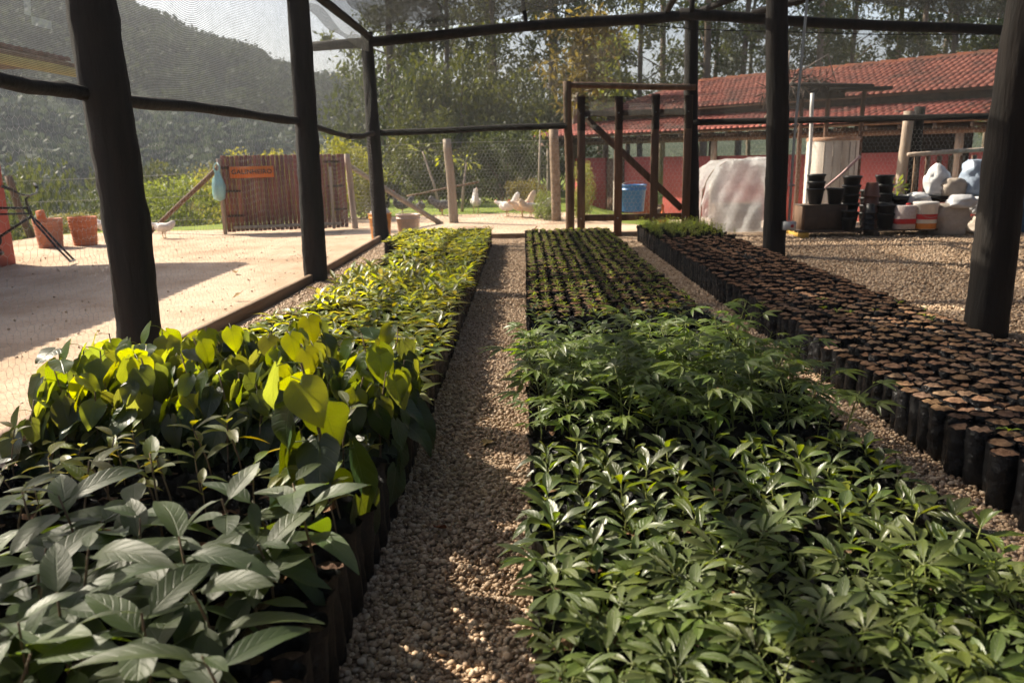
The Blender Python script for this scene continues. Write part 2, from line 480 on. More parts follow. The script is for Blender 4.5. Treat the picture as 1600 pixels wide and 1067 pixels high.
def log(p0, p1, r0, r1, n=12, seg=10, bend=0.02, wob=0.12, seed=0):
    """a rough round pole between two points"""
    rg = np.random.default_rng(seed)
    a, b = Vector(p0), Vector(p1)
    pts, rr = [], []
    ph = rg.random(4) * 6
    d = (b - a).normalized(); u = d.orthogonal().normalized(); w = d.cross(u)
    for k in range(seg + 1):
        t = k / seg
        q = a.lerp(b, t) + (u * math.sin(t * 4 + ph[0]) + w * math.sin(t * 5.5 + ph[1])) * bend * math.sin(PI * min(1, max(0, t)))
        pts.append(q); rr.append((r0 + (r1 - r0) * t) * (1 + wob * .5 * (rg.random() - .5)))
    return tube(pts, rr, n, True, wob, seed)


def section_loft(secs, n=12, cap=True):
    """secs: (center, rx vector, ry vector) ellipses"""
    V, F = [], []
    for c, a, b in secs:
        c, a, b = Vector(c), Vector(a), Vector(b)
        for i in range(n):
            t = 2 * PI * i / n
            V.append(tuple(c + a * math.cos(t) + b * math.sin(t)))
    for k in range(len(secs) - 1):
        for i in range(n):
            F.append((k * n + i, k * n + (i + 1) % n, (k + 1) * n + (i + 1) % n, (k + 1) * n + i))
    if cap:
        F.append(tuple(range(n - 1, -1, -1))); F.append(tuple(range((len(secs) - 1) * n, len(secs) * n)))
    return faces(V, F)


# ------------------------------------------------------------------ ground
def smooth(a, b, x):
    t = min(1, max(0, (x - a) / (b - a)))
    return t * t * (3 - 2 * t)


def ground_z(x, y):
    z = 0.0
    z -= 0.32 * smooth(12.6, 15.5, y) * smooth(1.0, 2.5, x)             # the farm yard lies a little lower
    z -= 2.6 * smooth(13.6, 24, y) * smooth(-4.5, -9, x)                # the bank falls away beyond the fence
    z -= 1.6 * smooth(-7.5, -14, x) * smooth(9, 13, y)
    z += 5.0 * smooth(70, 220, y)
    return z


gx = np.concatenate([np.linspace(-400, -30, 14), np.linspace(-27, 27, 109), np.linspace(30, 400, 14)])
gy = np.concatenate([np.linspace(-60, -4, 6), np.linspace(-3, 42, 91), np.linspace(46, 120, 12), np.linspace(150, 900, 10)])
V, F, G = [], [], []
for y in gy:
    for x in gx:
        V.append((x, y, ground_z(x, y) + 0.012 * math.sin(x * 1.7 + y * .6) * math.sin(y * 1.3) * (1 if x < -2.2 else 0.0) - 0.004))
        gr = max(smooth(14.6, 17.5, y) * (1 - .75 * smooth(2, 4, x) * (1 - smooth(22, 26, y))), smooth(12.9, 13.9, y) * smooth(-3.2, -5.2, x), smooth(-8.3, -9.6, x) * smooth(9.5, 11, y))
        G.append(gr)
nx = len(gx)
for j in range(len(gy) - 1):
    for i in range(nx - 1):
        F.append((j * nx + i, j * nx + i + 1, (j + 1) * nx + i + 1, (j + 1) * nx + i))
gm = mesh("ground", faces(V, F), 'ground', True)
at = gm.attributes.new("grass", 'FLOAT', 'POINT'); at.data.foreach_set("value", np.array(G, np.float32))
ob("ground", gm, kind="structure", label="pale sandy yard soil running into grass", )

gravel_sheet = grid(40, 60, lambda u, v: (-1.96 + u * 10.5, 0.2 + v * 10.85, 0.006 + 0.008 * math.sin(u * 61) * math.sin(v * 47)))
ob("gravel_floor", mesh("gravel_floor", gravel_sheet, 'gravel', True), kind="structure", label="floor of fine tan gravel inside the shade house")


# ---- loose pebbles: points with instanced stones (nobody could count them)
def pebble_t(seed):
    rg = np.random.default_rng(seed)
    V, F = [], []
    n, m = 8, 5
    f = 1 + .28 * (rg.random((m + 1, n)) - .5)
    ax = (1, .62 + .3 * rg.random(), .5 + .25 * rg.random())
    for j in range(m + 1):
        ph = PI * j / m
        for i in range(n):
            th = 2 * PI * i / n
            r = f[j, i] if 0 < j < m else 1
            V.append((ax[0] * r * math.sin(ph) * math.cos(th), ax[1] * r * math.sin(ph) * math.sin(th), ax[2] * r * math.cos(ph)))
    for j in range(m):
        for i in range(n):
            F.append((j * n + i, (j + 1) * n + i, (j + 1) * n + (i + 1) % n, j * n + (i + 1) % n))
    return faces(V, F)


peb_col = bpy.data.collections.new("pebble_shapes")
for k in range(6):
    po = bpy.data.objects.new("pebble_shape", mesh("pebble_shape", pebble_t(k), 'pebble', True))
    peb_col.objects.link(po)


def pebble_field(name, label, P, rad):
    me = bpy.data.meshes.new(name)
    me.vertices.add(len(P)); me.vertices.foreach_set("co", P.astype(np.float32).ravel())
    rot = RNG.random((len(P), 3)) * np.array([.9, .9, 6.28]) - np.array([.45, .45, 0])
    a = me.attributes.new("prot", 'FLOAT_VECTOR', 'POINT'); a.data.foreach_set("vector", rot.astype(np.float32).ravel())
    s = rad[:, None] * (1 + .25 * (RNG.random((len(P), 3)) - .5))
    a = me.attributes.new("pscale", 'FLOAT_VECTOR', 'POINT'); a.data.foreach_set("vector", s.astype(np.float32).ravel())
    o = ob(name, me, label=label, cat="gravel", kind="stuff")
    ng = bpy.data.node_groups.new("scatter_pebbles", 'GeometryNodeTree')
    ng.interface.new_socket("Geometry", in_out='INPUT', socket_type='NodeSocketGeometry')
    ng.interface.new_socket("Geometry", in_out='OUTPUT', socket_type='NodeSocketGeometry')
    N = ng.nodes
    gi, go = N.new("NodeGroupInput"), N.new("NodeGroupOutput")
    m2p = N.new("GeometryNodeMeshToPoints")
    ci = N.new("GeometryNodeCollectionInfo"); ci.inputs["Collection"].default_value = peb_col
    ci.inputs["Separate Children"].default_value = True; ci.inputs["Reset Children"].default_value = True
    ip = N.new("GeometryNodeInstanceOnPoints"); ip.inputs["Pick Instance"].default_value = True
    def na(nm):
        q = N.new("GeometryNodeInputNamedAttribute"); q.data_type = 'FLOAT_VECTOR'; q.inputs["Name"].default_value = nm
        return q.outputs["Attribute"]
    L = ng.links.new
    L(gi.outputs[0], m2p.inputs["Mesh"]); L(m2p.outputs[0], ip.inputs["Points"]); L(ci.outputs[0], ip.inputs["Instance"])
    e2r = N.new("FunctionNodeEulerToRotation"); L(na("prot"), e2r.inputs[0]); L(e2r.outputs[0], ip.inputs["Rotation"])
    L(na("pscale"), ip.inputs["Scale"]); L(ip.outputs[0], go.inputs[0])
    md = o.modifiers.new("scatter", 'NODES'); md.node_group = ng
    return o


def scatter(x0, x1, y0, y1, dens, r0, r1, zmax=0.012):
    n = int((x1 - x0) * (y1 - y0) * dens)
    P = np.stack([x0 + (x1 - x0) * RNG.random(n), y0 + (y1 - y0) * RNG.random(n), 0.004 + zmax * RNG.random(n)], 1)
    rad = r0 + (r1 - r0) * RNG.random(n) ** 2.2
    return P, rad


def fields(name, label, specs):
    A = [scatter(*s) for s in specs]
    return pebble_field(name, label, np.concatenate([a[0] for a in A]), np.concatenate([a[1] for a in A]))


fields("path_gravel", "rounded tan pebbles covering the narrow path between the planted beds",
       [(-.47, .04, .9, 3.2, 9500, .0045, .012), (-.47, .04, 3.2, 6, 8000, .005, .0115), (-.47, .04, 6, 10.9, 3500, .008, .014)])
fields("aisle_gravel", "tan pebbles in the aisle beside the soil bags",
       [(1.0, 1.47, 1.2, 4, 8500, .005, .012), (1.0, 1.47, 4, 10.9, 3600, .0075, .014)])
fields("strip_gravel", "pale pebbles along the timber edging by the yard",
       [(-1.93, -1.5, 1.2, 6, 4500, .007, .014), (-1.93, -1.4, 6, 10.9, 2800, .008, .014)])
fields("floor_gravel", "tan gravel of the open floor beyond the soil bags",
       [(2.2, 4.6, 3.0, 6.2, 2600, .008, .015), (2.3, 6.8, 6.2, 10.9, 1100, .009, .017)])

yp = np.stack([-2.3 - 7.5 * RNG.random(2600) ** 1.2, 2.6 + 10.2 * RNG.random(2600), .002 + .002 * RNG.random(2600)], 1)
pebble_field("yard_stones", "small stones and crumbs of earth scattered over the yard", yp, .003 + .009 * RNG.random(2600) ** 3)

# ------------------------------------------------------------------ shade house
SH = thing("shade_house", "dark timber shade house with black netting roof and wire mesh sides", "shade house")


def shp(name, t, mat, smooth=True, kind=None, label=None, parent=None):
    return part(name, t, mat, parent or SH, None, smooth, kind, label)


YE = 11.05
posts = [((-2.06, 4.11, -.1), (-2.07, 4.12, 3.05), .118, .125), ((-1.95, 7.36, -.1), (-1.93, 7.36, 3.05), .118, .10), ((-1.97, 11.01, -.1), (-2.02, 11.03, 2.72), .115, .085),
         ((2.33, 11.12, -.1), (2.23, 11.12, 2.86), .105, .095), ((2.67, 8.54, -.1), (2.55, 8.54, 3.2), .125, .115), ((2.73, 4.66, -.1), (2.79, 4.66, 3.3), .125, .12),
         ((-2.0, .6, -.1), (-2.02, .6, 3.0), .11, .1), ((2.75, .8, -.1), (2.8, .8, 3.25), .12, .11), ((7.0, 11.1, -.1), (7.0, 11.1, 2.6), .11, .1), ((7.1, 6.8, -.1), (7.1, 6.8, 2.6), .11, .1), ((7.1, 2.5, -.1), (7.1, 2.5, 2.6), .11, .1), ((-2.0, -3.0, -.1), (-2.0, -3.0, 3.0), .11, .1), ((2.75, -3.2, -.1), (2.75, -3.2, 3.3), .12, .11), ((7.1, -2.5, -.1), (7.1, -2.5, 2.6), .11, .1)]
for k, (a, b, r0, r1) in enumerate(posts):
    shp("post", log(a, b, r0 * .93, r1 * .92, 22, 40, .024, .09, 20 + k), 'tar_wood')
# tie beams across and long plates
for k, y in enumerate((YE - .03, 7.42, 4.2, .7)):
    if k == 0:
        shp("beam", log((-2.75, y, 2.56), (2.3, y, 2.85), .062, .07, 12, 16, .02, .1, 41), 'tar_wood')
        shp("beam", log((2.05, y - .02, 2.86), (7.4, y, 2.47), .07, .06, 12, 16, .02, .1, 42), 'tar_wood')
    else:
        shp("beam", log((-2.75, y, 2.72), (2.75, y, 3.1), .065, .07, 10, 10, .02, .1, 50 + k), 'tar_wood')
        shp("beam", log((2.75, y - .02, 3.1), (7.5, y, 2.55), .07, .06, 10, 10, .02, .1, 60 + k), 'tar_wood')
shp("eave_pole", log((-1.95, -5.3, 2.72), (-1.98, 11.3, 2.66), .05, .045, 10, 20, .02, .1, 70), 'tar_wood')
shp("ridge_pole", log((2.62, -5.3, 3.36), (2.3, 11.5, 3.12), .06, .055, 10, 20, .02, .1, 71), 'tar_wood')
shp("eave_pole", log((7.05, -5.3, 2.68), (7.05, 11.3, 2.62), .05, .045, 10, 20, .02, .1, 72), 'tar_wood')
shp("strut", log((.08, 11.02, 2.72), (.02, 11.02, 3.12), .03, .028, 8, 4, .0, .1, 73), 'tar_wood')
shp("strut", log((2.2, 10.95, 2.86), (2.2, 10.95, 3.2), .035, .03, 8, 4, .0, .1, 74), 'tar_wood')
for k, (a, b) in enumerate((((2.35, 11.05, 2.9), (3.4, 8.2, 3.02)), ((3.0, 11.0, 2.85), (4.6, 8.4, 2.95)), ((1.9, 11.05, 2.9), (1.7, 7.3, 3.1)))):
    shp("purlin", log(a, b, .045, .04, 8, 8, .01, .1, 80 + k), 'tar_wood')
shp("tie_wire", tube([(.05, 11.0, 3.04), (.9, 11.0, 2.80), (2.3, 11.0, 2.66), (4.6, 11.0, 2.55), (7.0, 11.0, 2.5)], .006, 5), 'tar_wood')
# rails at chest height
railpts = [(-2.03, -5.2, 1.47), (-2.03, 1.2, 1.47), (-2.05, 3.0, 1.45), (-2.13, 4.2, 1.43), (-2.0, 7.3, 1.45), (-1.98, 9.3, 1.36), (-1.99, 11.0, 1.44)]
for k in range(len(railpts) - 1):
    if k == 4:
        continue
    shp("rail", log(railpts[k], railpts[k + 1], .034, .034, 10, 12, .012, .25, 90 + k), 'tar_wood')
shp("rail", log(railpts[4], railpts[5], .028, .026, 10, 10, .008, .2, 99), 'tar_wood')
shp("rail", log((-1.97, YE, 1.45), (.62, YE, 1.49), .042, .042, 10, 12, .008, .1, 100), 'tar_wood')
shp("rail", log((2.28, YE, 1.5), (7.0, YE, 1.50), .042, .042, 10, 14, .008, .1, 101), 'tar_wood')


# netting
def net(name, fn, nu, nv, uvs, mat, parent=SH):
    t = grid(nu, nv, fn)
    t.UV = t.UV * np.array(uvs)
    return part(name, t, mat, parent, None, True)


def wall_bottom(y):
    ys = [p[1] for p in railpts]; zs = [p[2] for p in railpts]; xs = [p[0] for p in railpts]
    return float(np.interp(y, ys, xs)), float(np.interp(y, ys, zs))


def wallnet(u, v):
    y = -5.2 + 16.2 * u
    xb, zb = wall_bottom(y)
    sag = .05 * math.sin(u * 21) * math.sin(PI * v) + .02 * math.sin(u * 57 + v * 5) * math.sin(PI * v)
    return (xb * (1 - v) - 1.97 * v - .055 + sag, y, zb + .01 + (2.56 - .36 * smooth(-5.3, -4.7, -y) * smooth(.2, .6, y) + .05 * math.sin(y * 3.1) - zb) * v)  # near top edge lowered out of view to let sun onto the centre bed


sn = grid(300, 20, wallnet)
sn.UV = sn.UV * np.array((16.2, 1.3))
cen = sn.V[sn.L.reshape(-1, 4)].mean(1)


def tear_or_sun_gap(c):
    y, z = c[1], c[2]
    n = math.sin(y * 7.3 + 1.1) + math.sin(y * 3.1 + z * 6) * .9 + math.sin(y * 13 - z * 9) * .5
    if 3.62 < y < 3.68 and 1.72 < z < 1.84: return True
    if 3.66 < y < 3.83 and 1.71 < z < 1.74: return True
    if -.5 < y < 3.25 and 1.58 < z < 2.05: return n > .5  # unseen openings added so sun patches reach the path
    return False


keep = np.array([not tear_or_sun_gap(c) for c in cen])
sn = T(sn.V, sn.L.reshape(-1, 4)[keep].reshape(-1), sn.S[keep], sn.UV.reshape(-1, 4, 2)[keep].reshape(-1, 2))
part("side_net", sn, 'net_wall', SH, None, True)
def roof_edge(u):
    y = -5.2 + 16.5 * u
    return -2.0 + (.34 + .09 * math.sin(y * 4.3) + .05 * math.sin(y * 9.7)) * smooth(-5.6, -4.9, -y) * smooth(-.2, .4, y)  # near edge drawn back out of view to widen the sunlit band


def roof_cloth(u, v): return (roof_edge(u) * (1 - v) + .75 * v, -5.2 + 16.5 * u, 2.735 + .345 * v - .05 * math.sin(PI * ((u * 4.65) % 1)) * math.sin(PI * v) + .02 * math.sin(u * 33 + v * 5))


rn = grid(200, 34, roof_cloth)
rn.UV = rn.UV * np.array((16.5, 2.7))
cen = rn.V[rn.L.reshape(-1, 4)].mean(1)
kp = np.array([not (.8 < c[1] < 7.6 and c[0] < .4 and math.sin(c[0] * 7 + c[1] * 2.1) + math.sin(c[1] * 5.3 - c[0] * 3) + .7 * math.sin(c[0] * 17 + c[1] * 9) > 1.28) for c in cen])  # openings out of view, added to throw sun flecks on the beds
part("roof_net", T(rn.V, rn.L.reshape(-1, 4)[kp].reshape(-1), rn.S[kp], rn.UV.reshape(-1, 4, 2)[kp].reshape(-1, 2)), 'net_dense', SH, None, True)
net("roof_net", lambda u, v: (.68 + 1.82 * v, -5.2 + 16.5 * u, 3.09 + .22 * v - .07 * math.sin(PI * ((u * 4.65) % 1)) * math.sin(PI * v) + .02 * math.sin(u * 33 + v * 8)), 90, 20, (16.5, 4.5), 'net_roof')
net("roof_net", lambda u, v: (2.52 + 4.6 * v, -5.2 + 16.5 * u, 3.3 - .6 * v - .07 * math.sin(PI * ((u * 4.65) % 1)) * math.sin(PI * v) + .02 * math.sin(u * 29 + v * 9)), 90, 20, (16.5, 4.5), 'net_dense')
net("net_flap", lambda u, v: (-1.99 + .03 * math.sin(u * 9) * (1 - v), 7.4 + 3.6 * u, 2.44 + .26 * v + .02 * math.sin(u * 14) * (1 - v)), 40, 4, (4, .3), 'net_flap')
net("net_flap", lambda u, v: (-1.9 + .9 * v, 5.7 + 5.4 * u, 2.785 + .11 * v + .015 * math.sin(u * 33)), 50, 6, (10, 1.0), 'net_flap')


def endnet(x0, x1, zb0, zb1, zt0, zt1, scal=True):
    def f(u, v):
        x = x0 + (x1 - x0) * u
        zb = zb0 + (zb1 - zb0) * u - .02
        if scal: zb += -.035 + .03 * abs(math.sin(u * (x1 - x0) * 11)) + .01 * math.sin(u * 37)
        zt = zt0 + (zt1 - zt0) * u
        return (x, YE - .05 + .02 * math.sin(u * 17 + v * 3) * math.sin(PI * v), zb + (zt - zb) * v)
    return f


net("end_net", endnet(-1.95, .6, 1.45, 1.49, 2.56, 2.73), 80, 8, (2.6, 1.2), 'net_end')
net("end_net", endnet(2.36, 7.0, 1.5, 1.5, 2.82, 2.5), 110, 8, (4.6, 1.2), 'net_end')
net("end_net", endnet(.66, 2.2, 2.03, 1.98, 2.74, 2.82, False), 20, 6, (1.6, .7), 'net_end')


# unseen cloth added on the open side and behind the camera, cuts sky light
net("side_net", lambda u, v: (7.12 + .03 * math.sin(u * 31) * math.sin(PI * v), -5.2 + 16.2 * u, .15 + 2.45 * v), 60, 6, (16.2, 2.5), 'net_dense')
net("end_net", lambda u, v: (-2.0 + 9.1 * u, -5.2 + .03 * math.sin(u * 25) * math.sin(PI * v), .12 + (2.6 + .6 * (1 - abs(u - .5) * 2)) * v), 40, 6, (9, 2.6), 'net_dense')
# unseen cloth added over the rail to shade and dapple the near plants
hang = grid(60, 16, lambda u, v: (-2.075 + .03 * math.sin(u * 19) * (1 - v), -.8 + 3.45 * u, .62 + .82 * v + .06 * math.sin(u * 23) * (1 - v)))
hang.UV = hang.UV * np.array((3.4, .8))
cen = hang.V[hang.L.reshape(-1, 4)].mean(1)
kp = np.array([math.sin(c[1] * 9.1 + 2 * c[2]) + math.sin(c[2] * 11 + c[1] * 3.3) + .6 * math.sin(c[1] * 21 + c[2] * 17) < .95 for c in cen])
part("added_shade_cloth", T(hang.V, hang.L.reshape(-1, 4)[kp].reshape(-1), hang.S[kp], hang.UV.reshape(-1, 4, 2)[kp].reshape(-1, 2)), 'net_dense', SH, None, True)


# hexagonal wire netting as real wires
def hexwire(L, H, cell, r, warp):
    w = cell; s = cell / math.sqrt(3)
    nrow = int(H / (1.5 * s)); ncol = int(L / w)
    E = []
    for j in range(nrow):
        off = (j % 2) * w / 2
        z = j * 1.5 * s
        for i in range(ncol):
            x = i * w + off
            a = (x, z + s * .5); b = (x + w / 2, z); c = (x + w, z + s * .5); d = (x, z + 1.5 * s)
            E += [(a, b), (b, c), (a, d)]
    E = np.array(E)                                        # n,2,2
    A = np.array([warp(*p) for p in E[:, 0]]); B = np.array([warp(*p) for p in E[:, 1]])
    d = B - A; d /= np.linalg.norm(d, axis=1)[:, None]
    n1 = np.cross(d, np.array([.37, .51, .77])); n1 /= np.linalg.norm(n1, axis=1)[:, None]
    n2 = np.cross(d, n1)
    ring = [n1 * math.cos(t) + n2 * math.sin(t) for t in (0, 2 * PI / 3, 4 * PI / 3)]
    V = np.stack([A + r * q for q in ring] + [B + r * q for q in ring], 1).reshape(-1, 3)
    base = np.arange(len(A))[:, None, None] * 6
    Q = np.array([[0, 1, 4, 3], [1, 2, 5, 4], [2, 0, 3, 5]])[None]
    Lp = (base + Q).reshape(-1)
    return T(V, Lp, np.full(len(A) * 3, 4))


def side_warp(a, b):
    y = 1.3 + a
    xb, zb = wall_bottom(y)
    return (xb - .04 + .015 * math.sin(a * 5 + b * 4), y + .012 * math.sin(b * 19), .03 + b + .01 * math.sin(a * 9))


shp("wire_mesh", hexwire(9.65, 1.40, .052, .00055, side_warp), 'wire', False, "stuff")
shp("wire_mesh", hexwire(2.5, 1.40, .058, .0010, lambda a, b: (-1.93 + a, YE + .03 + .01 * math.sin(a * 7 + b * 3), .03 + b)), 'wire', False, "stuff")
shp("wire_mesh", hexwire(4.5, 1.40, .058, .0010, lambda a, b: (2.4 + a, YE + .03 + .01 * math.sin(a * 7 + b * 3), .03 + b)), 'wire', False, "stuff")

# gate in the end wall
GP = Vector((.64, YE, 0))
shp("gate_post", log((.64, YE, -.1), (.60, YE, 2.06), .062, .056, 12, 10, .008, .06, 110), 'brown_wood')
shp("gate_header", log((.58, YE, 2.01), (2.3, YE, 1.95), .042, .042, 10, 10, .006, .08, 111), 'brown_wood')
gate = ob("gate", None, SH)
gx0 = .73
for k, (x, zb) in enumerate(((gx0, .05), (gx0 + .50, -.005), (gx0 + .985, .06), (gx0 + 1.42, .06))):
    part("batten", box(x, x + .105, YE - .075, YE - .045, zb, 1.87 - .02 * (k % 2), .004), 'brown_wood', gate)
part("gate_rail", box(gx0 + .02, gx0 + 1.5, YE - .042, YE - .015, 1.60, 1.68, .004), 'brown_wood', gate)
part("gate_rail", box(gx0 + .02, gx0 + 1.5, YE - .042, YE - .015, .22, .31, .004), 'brown_wood', gate)
br = box(-.89, .89, -.014, .014, -.045, .045, .004).moved(TR(gx0 + .78, YE - .0, .97, 0, R(43), 0))
part("brace", br, 'brown_wood', gate)
for x, z in ((.05, .26), (.55, .26), (1.04, .26), (1.47, .26), (.05, 1.64), (.55, 1.64), (1.04, 1.64), (1.47, 1.64)):
    part("bolt", lathe([(.011, 0), (.009, .006), (.002, .008)], 8).moved(TR(gx0 + x, YE - .0755, z, R(90))), 'wire', gate)
g_net = grid(16, 6, lambda u, v: (gx0 + .0 + 1.52 * u, YE - .085 - .006 * math.sin(u * 30), 1.42 + .43 * v)); g_net.UV *= np.array((1.5, .5))
part("gate_net", g_net, 'net_flap', gate, None, True)
part("gate_wire", hexwire(1.48, 1.2, .058, .0010, lambda a, b: (gx0 + .02 + a, YE - .01, .3 + b)), 'wire', gate, kind="stuff")

# timber edging round the beds
for k, (a, b) in enumerate((((-2.02, 1.0), (-2.1, 4.0)), ((-2.1, 4.2), (-1.97, 7.25)), ((-1.97, 7.45), (-1.98, 10.95)))):
    a, b = Vector((*a, 0)), Vector((*b, 0)); d = b - a
    o = ob("edging_board", mesh("edging_board", box(-.02, .02, 0, d.length, -.03, .085, .006), 'kerb'), None, Matrix.Translation(a) @ Matrix.Rotation(-math.atan2(d.x, d.y), 4, 'Z'),
           ("long timber edging board nearest the camera at the yard side", "timber edging board between the two leaning posts on the yard side", "timber edging board running up to the far corner post")[k], "edging board", "timber edging boards")
for k, (x0, x1) in enumerate(((-1.85, .55), (.7, 2.24))):
    ob("edging_board", mesh("edging_board", box(x0, x1, YE - .06, YE - .02, -.03, .075, .006), M['kerb']), None, None,
       ("timber edging board across the far end of the gravel path", "timber sill board under the open batten gate")[k], "edging board", "timber edging boards")

# conduit and switch box on the ridge post
cd = thing("electric_conduit", "grey conduit pipe ending in a small socket box on the post", "conduit", (2.70, 8.40, 0))
part("pipe", tube([(.06, .0, .40), (.065, 0, 1.2), (.10, 0, 2.2), (.13, 0, 3.1)], .013, 10), flat("grey_pvc", (.33, .36, .37), .45), cd, None, True)
part("socket_box", box(.0, .125, -.04, .03, .30, .39, .008), flat("socket_grey", (.55, .55, .55), .45), cd)
part("socket_cover", lathe([(.018, 0), (.016, .008), (.004, .01)], 12).moved(TR(.085, -.0405, .345, R(90))), flat("socket_red", (.45, .03, .03), .4), cd)
for z in (.75, 1.35):
    part("pipe_clip", box(.035, .095, -.02, .01, z, z + .018, .002), 'wire', cd)

# ------------------------------------------------------------------ seedlings
def leaf(L, W, prof, fold=.25, curl=.25, petiole=.0, lobes=0.0, nv=7, wave=.0, seed=0, pw=.0016, pdrop=.0):
    """one blade lying along +Y from the origin, midrib in the YZ plane; petiole runs back from it"""
    rg = np.random.default_rng(seed)
    ss = (-1, -.8, -.42, 0, .42, .8, 1) if lobes else (-1, -.55, 0, .55, 1)
    V, F, UV = [], [], []
    ph = rg.random(3) * 6
    for j in range(nv + 1):
        v = j / nv
        w = W * .5 * prof(v)
        for s in ss:
            y = v - lobes * (1 - v) ** 3 * (1 - (abs(s) - .65) ** 2 / .4225)
            z = fold * abs(s) * w - curl * L * v * v + wave * W * math.sin(v * 9 + ph[0] + (2 if s > 0 else 0)) * abs(s)
            V.append((s * w, petiole + L * y, z))
    n = len(ss)
    for j in range(nv):
        for i in range(n - 1):
            F.append((j * n + i, j * n + i + 1, (j + 1) * n + i + 1, (j + 1) * n + i))
            for (a, b) in ((i, j), (i + 1, j), (i + 1, j + 1), (i, j + 1)):
                UV.append((ss[a] * .5 + .5, b / nv))
    if petiole > 0:
        k = len(V)
        for y, z in ((0, pdrop), (petiole * .5, pdrop * .4), (petiole * 1.02, 0)):
            V += [(-pw, y, z), (pw, y, z), (0, y, z + pw * 1.6)]
        for q in range(2):
            for a, b in ((0, 1), (1, 2), (2, 0)):
                F.append((k + q * 3 + a, k + q * 3 + b, k + q * 3 + 3 + b, k + q * 3 + 3 + a)); UV += [(.5, .5)] * 4
    return faces(V, F, UV)


def p_oval(v): return math.sin(PI * v ** .85) ** .75 if 0 < v < 1 else 0.02
def p_obov(v): return math.sin(PI * v ** 1.45) ** .85 if 0 < v < 1 else 0.02
def p_lance(v): return math.sin(PI * v ** .8) ** 1.15 if 0 < v < 1 else 0.02
def p_heart(v): return float(np.interp(v, [0, .05, .12, .2, .3, .4, .5, .6, .7, .8, .9, 1], [.42, .72, .9, .98, 1.0, .96, .87, .75, .6, .42, .22, .0]))


LEAVES = {}


def leafset(key, ts, mat):
    LEAVES[key] = [(t, mesh("leaf", t, mat, True)) for t in ts]


leafset('broad', [leaf(.115 + .015 * k, .052 + .005 * (k % 3), p_oval, .22, .12 + .09 * k, .018, nv=8, wave=.03, seed=k) for k in range(5)], 'l_broad')
leafset('thin', [leaf(.05 + .006 * k, .022, p_oval, .3, .3, .008, nv=5, seed=k) for k in range(3)], 'l_thin')
def heart_leaf(k):
    b = leaf(.118 + .016 * (k % 3), .10 + .010 * (k % 2), p_heart, .05 + .05 * k, .05 + .10 * k, .0, .17, 10, .05, seed=k)
    st = tube([(0, 0, 0), (0, .03, .012), (0, .062, .012)], .0015, 4, False); st.UV = np.full((len(st.L), 2), .5)
    return join([b.moved(TR(0, .062, .012, R(-42 - 14 * (k % 3)), 0, R(12 * (k - 2)))), st])


leafset('heart', [heart_leaf(k) for k in range(5)], 'l_heart')
leafset('heartshade', [heart_leaf(k) for k in range(5)], 'l_heart_shade')
leafset('gloss', [leaf(.070 + .009 * k, .027 + .003 * (k % 2), p_obov, .42, .06 + .13 * k, .006, nv=7, wave=.04, seed=k) for k in range(4)], 'l_gloss')
leafset('low', [leaf(.05 + .006 * k, .024, p_obov, .35, .25 + .1 * k, .005, nv=5, seed=k) for k in range(3)], 'l_low')
leafset('lime', [leaf(.062 + .008 * k, .025, p_lance, .35, .2 + .12 * k, .008, nv=5, seed=k) for k in range(3)], 'l_lime')
leafset('tiny', [leaf(.025 + .004 * k, .012, p_obov, .35, .2, .004, nv=3, seed=k) for k in range(2)], 'l_tiny')


def palmate(L, W, n, petiole, seed, mat_prof=p_oval):
    ts = []
    for k in range(n):
        a = (k - (n - 1) / 2) * (R(150) / (n - 1))
        s = 1 - .35 * abs(k - (n - 1) / 2) / ((n - 1) / 2)
        t = leaf(L * s, W * s, mat_prof, .3, .32, .006, nv=5, seed=seed + k)
        ts.append(t.moved(TR(0, petiole, 0, R(-6), 0, -a)))
    ts.append(tube([(0, 0, -.012), (0, petiole * .6, 0), (0, petiole, 0)], .0015, 3, False))
    ts[-1].UV = np.full((len(ts[-1].L), 2), .5)
    return join(ts)


leafset('palm', [palmate(.066 + .007 * k, .023, 5, .05 + .012 * k, k * 10, p_lance) for k in range(4)], 'l_palm')
leafset('pale', [palmate(.056 + .006 * k, .019, 5, .02 + .008 * k, k * 10, p_obov) for k in range(3)], 'l_pale')


def bag_t(h, r, seed, rim=.0, n=16):
    rg = np.random.default_rng(seed)
    prof = [(r * .86, 0), (r * .97, h * .06), (r * 1.02, h * .25), (r * .98, h * .42), (r * 1.03, h * .6), (r * .99, h * .8), (r * .98, h)]
    if rim > 0:
        prof += [(r * 1.0, h + rim * .5), (r * 1.06, h + rim)]
    V, F = [], []
    ph = rg.random(6) * 6
    for j, (rr, z) in enumerate(prof):
        for i in range(n):
            a = 2 * PI * i / n
            q = rr * (1 + .035 * math.sin(3 * a + ph[0] + z * 40) + .03 * math.sin(5 * a + ph[1] - z * 55) + .04 * (rg.random() - .5))
            zz = z
            if rim > 0 and j >= 7:
                q *= 1 + .12 * math.sin(4 * a + ph[2]) + .12 * (rg.random() - .5)
                zz += rim * .8 * (rg.random() - .5)
            V.append((q * math.cos(a), q * math.sin(a), zz))
    for j in range(len(prof) - 1):
        for i in range(n):
            F.append((j * n + i, j * n + (i + 1) % n, (j + 1) * n + (i + 1) % n, (j + 1) * n + i))
    F.append(tuple(range(n - 1, -1, -1)))
    return faces(V, F)


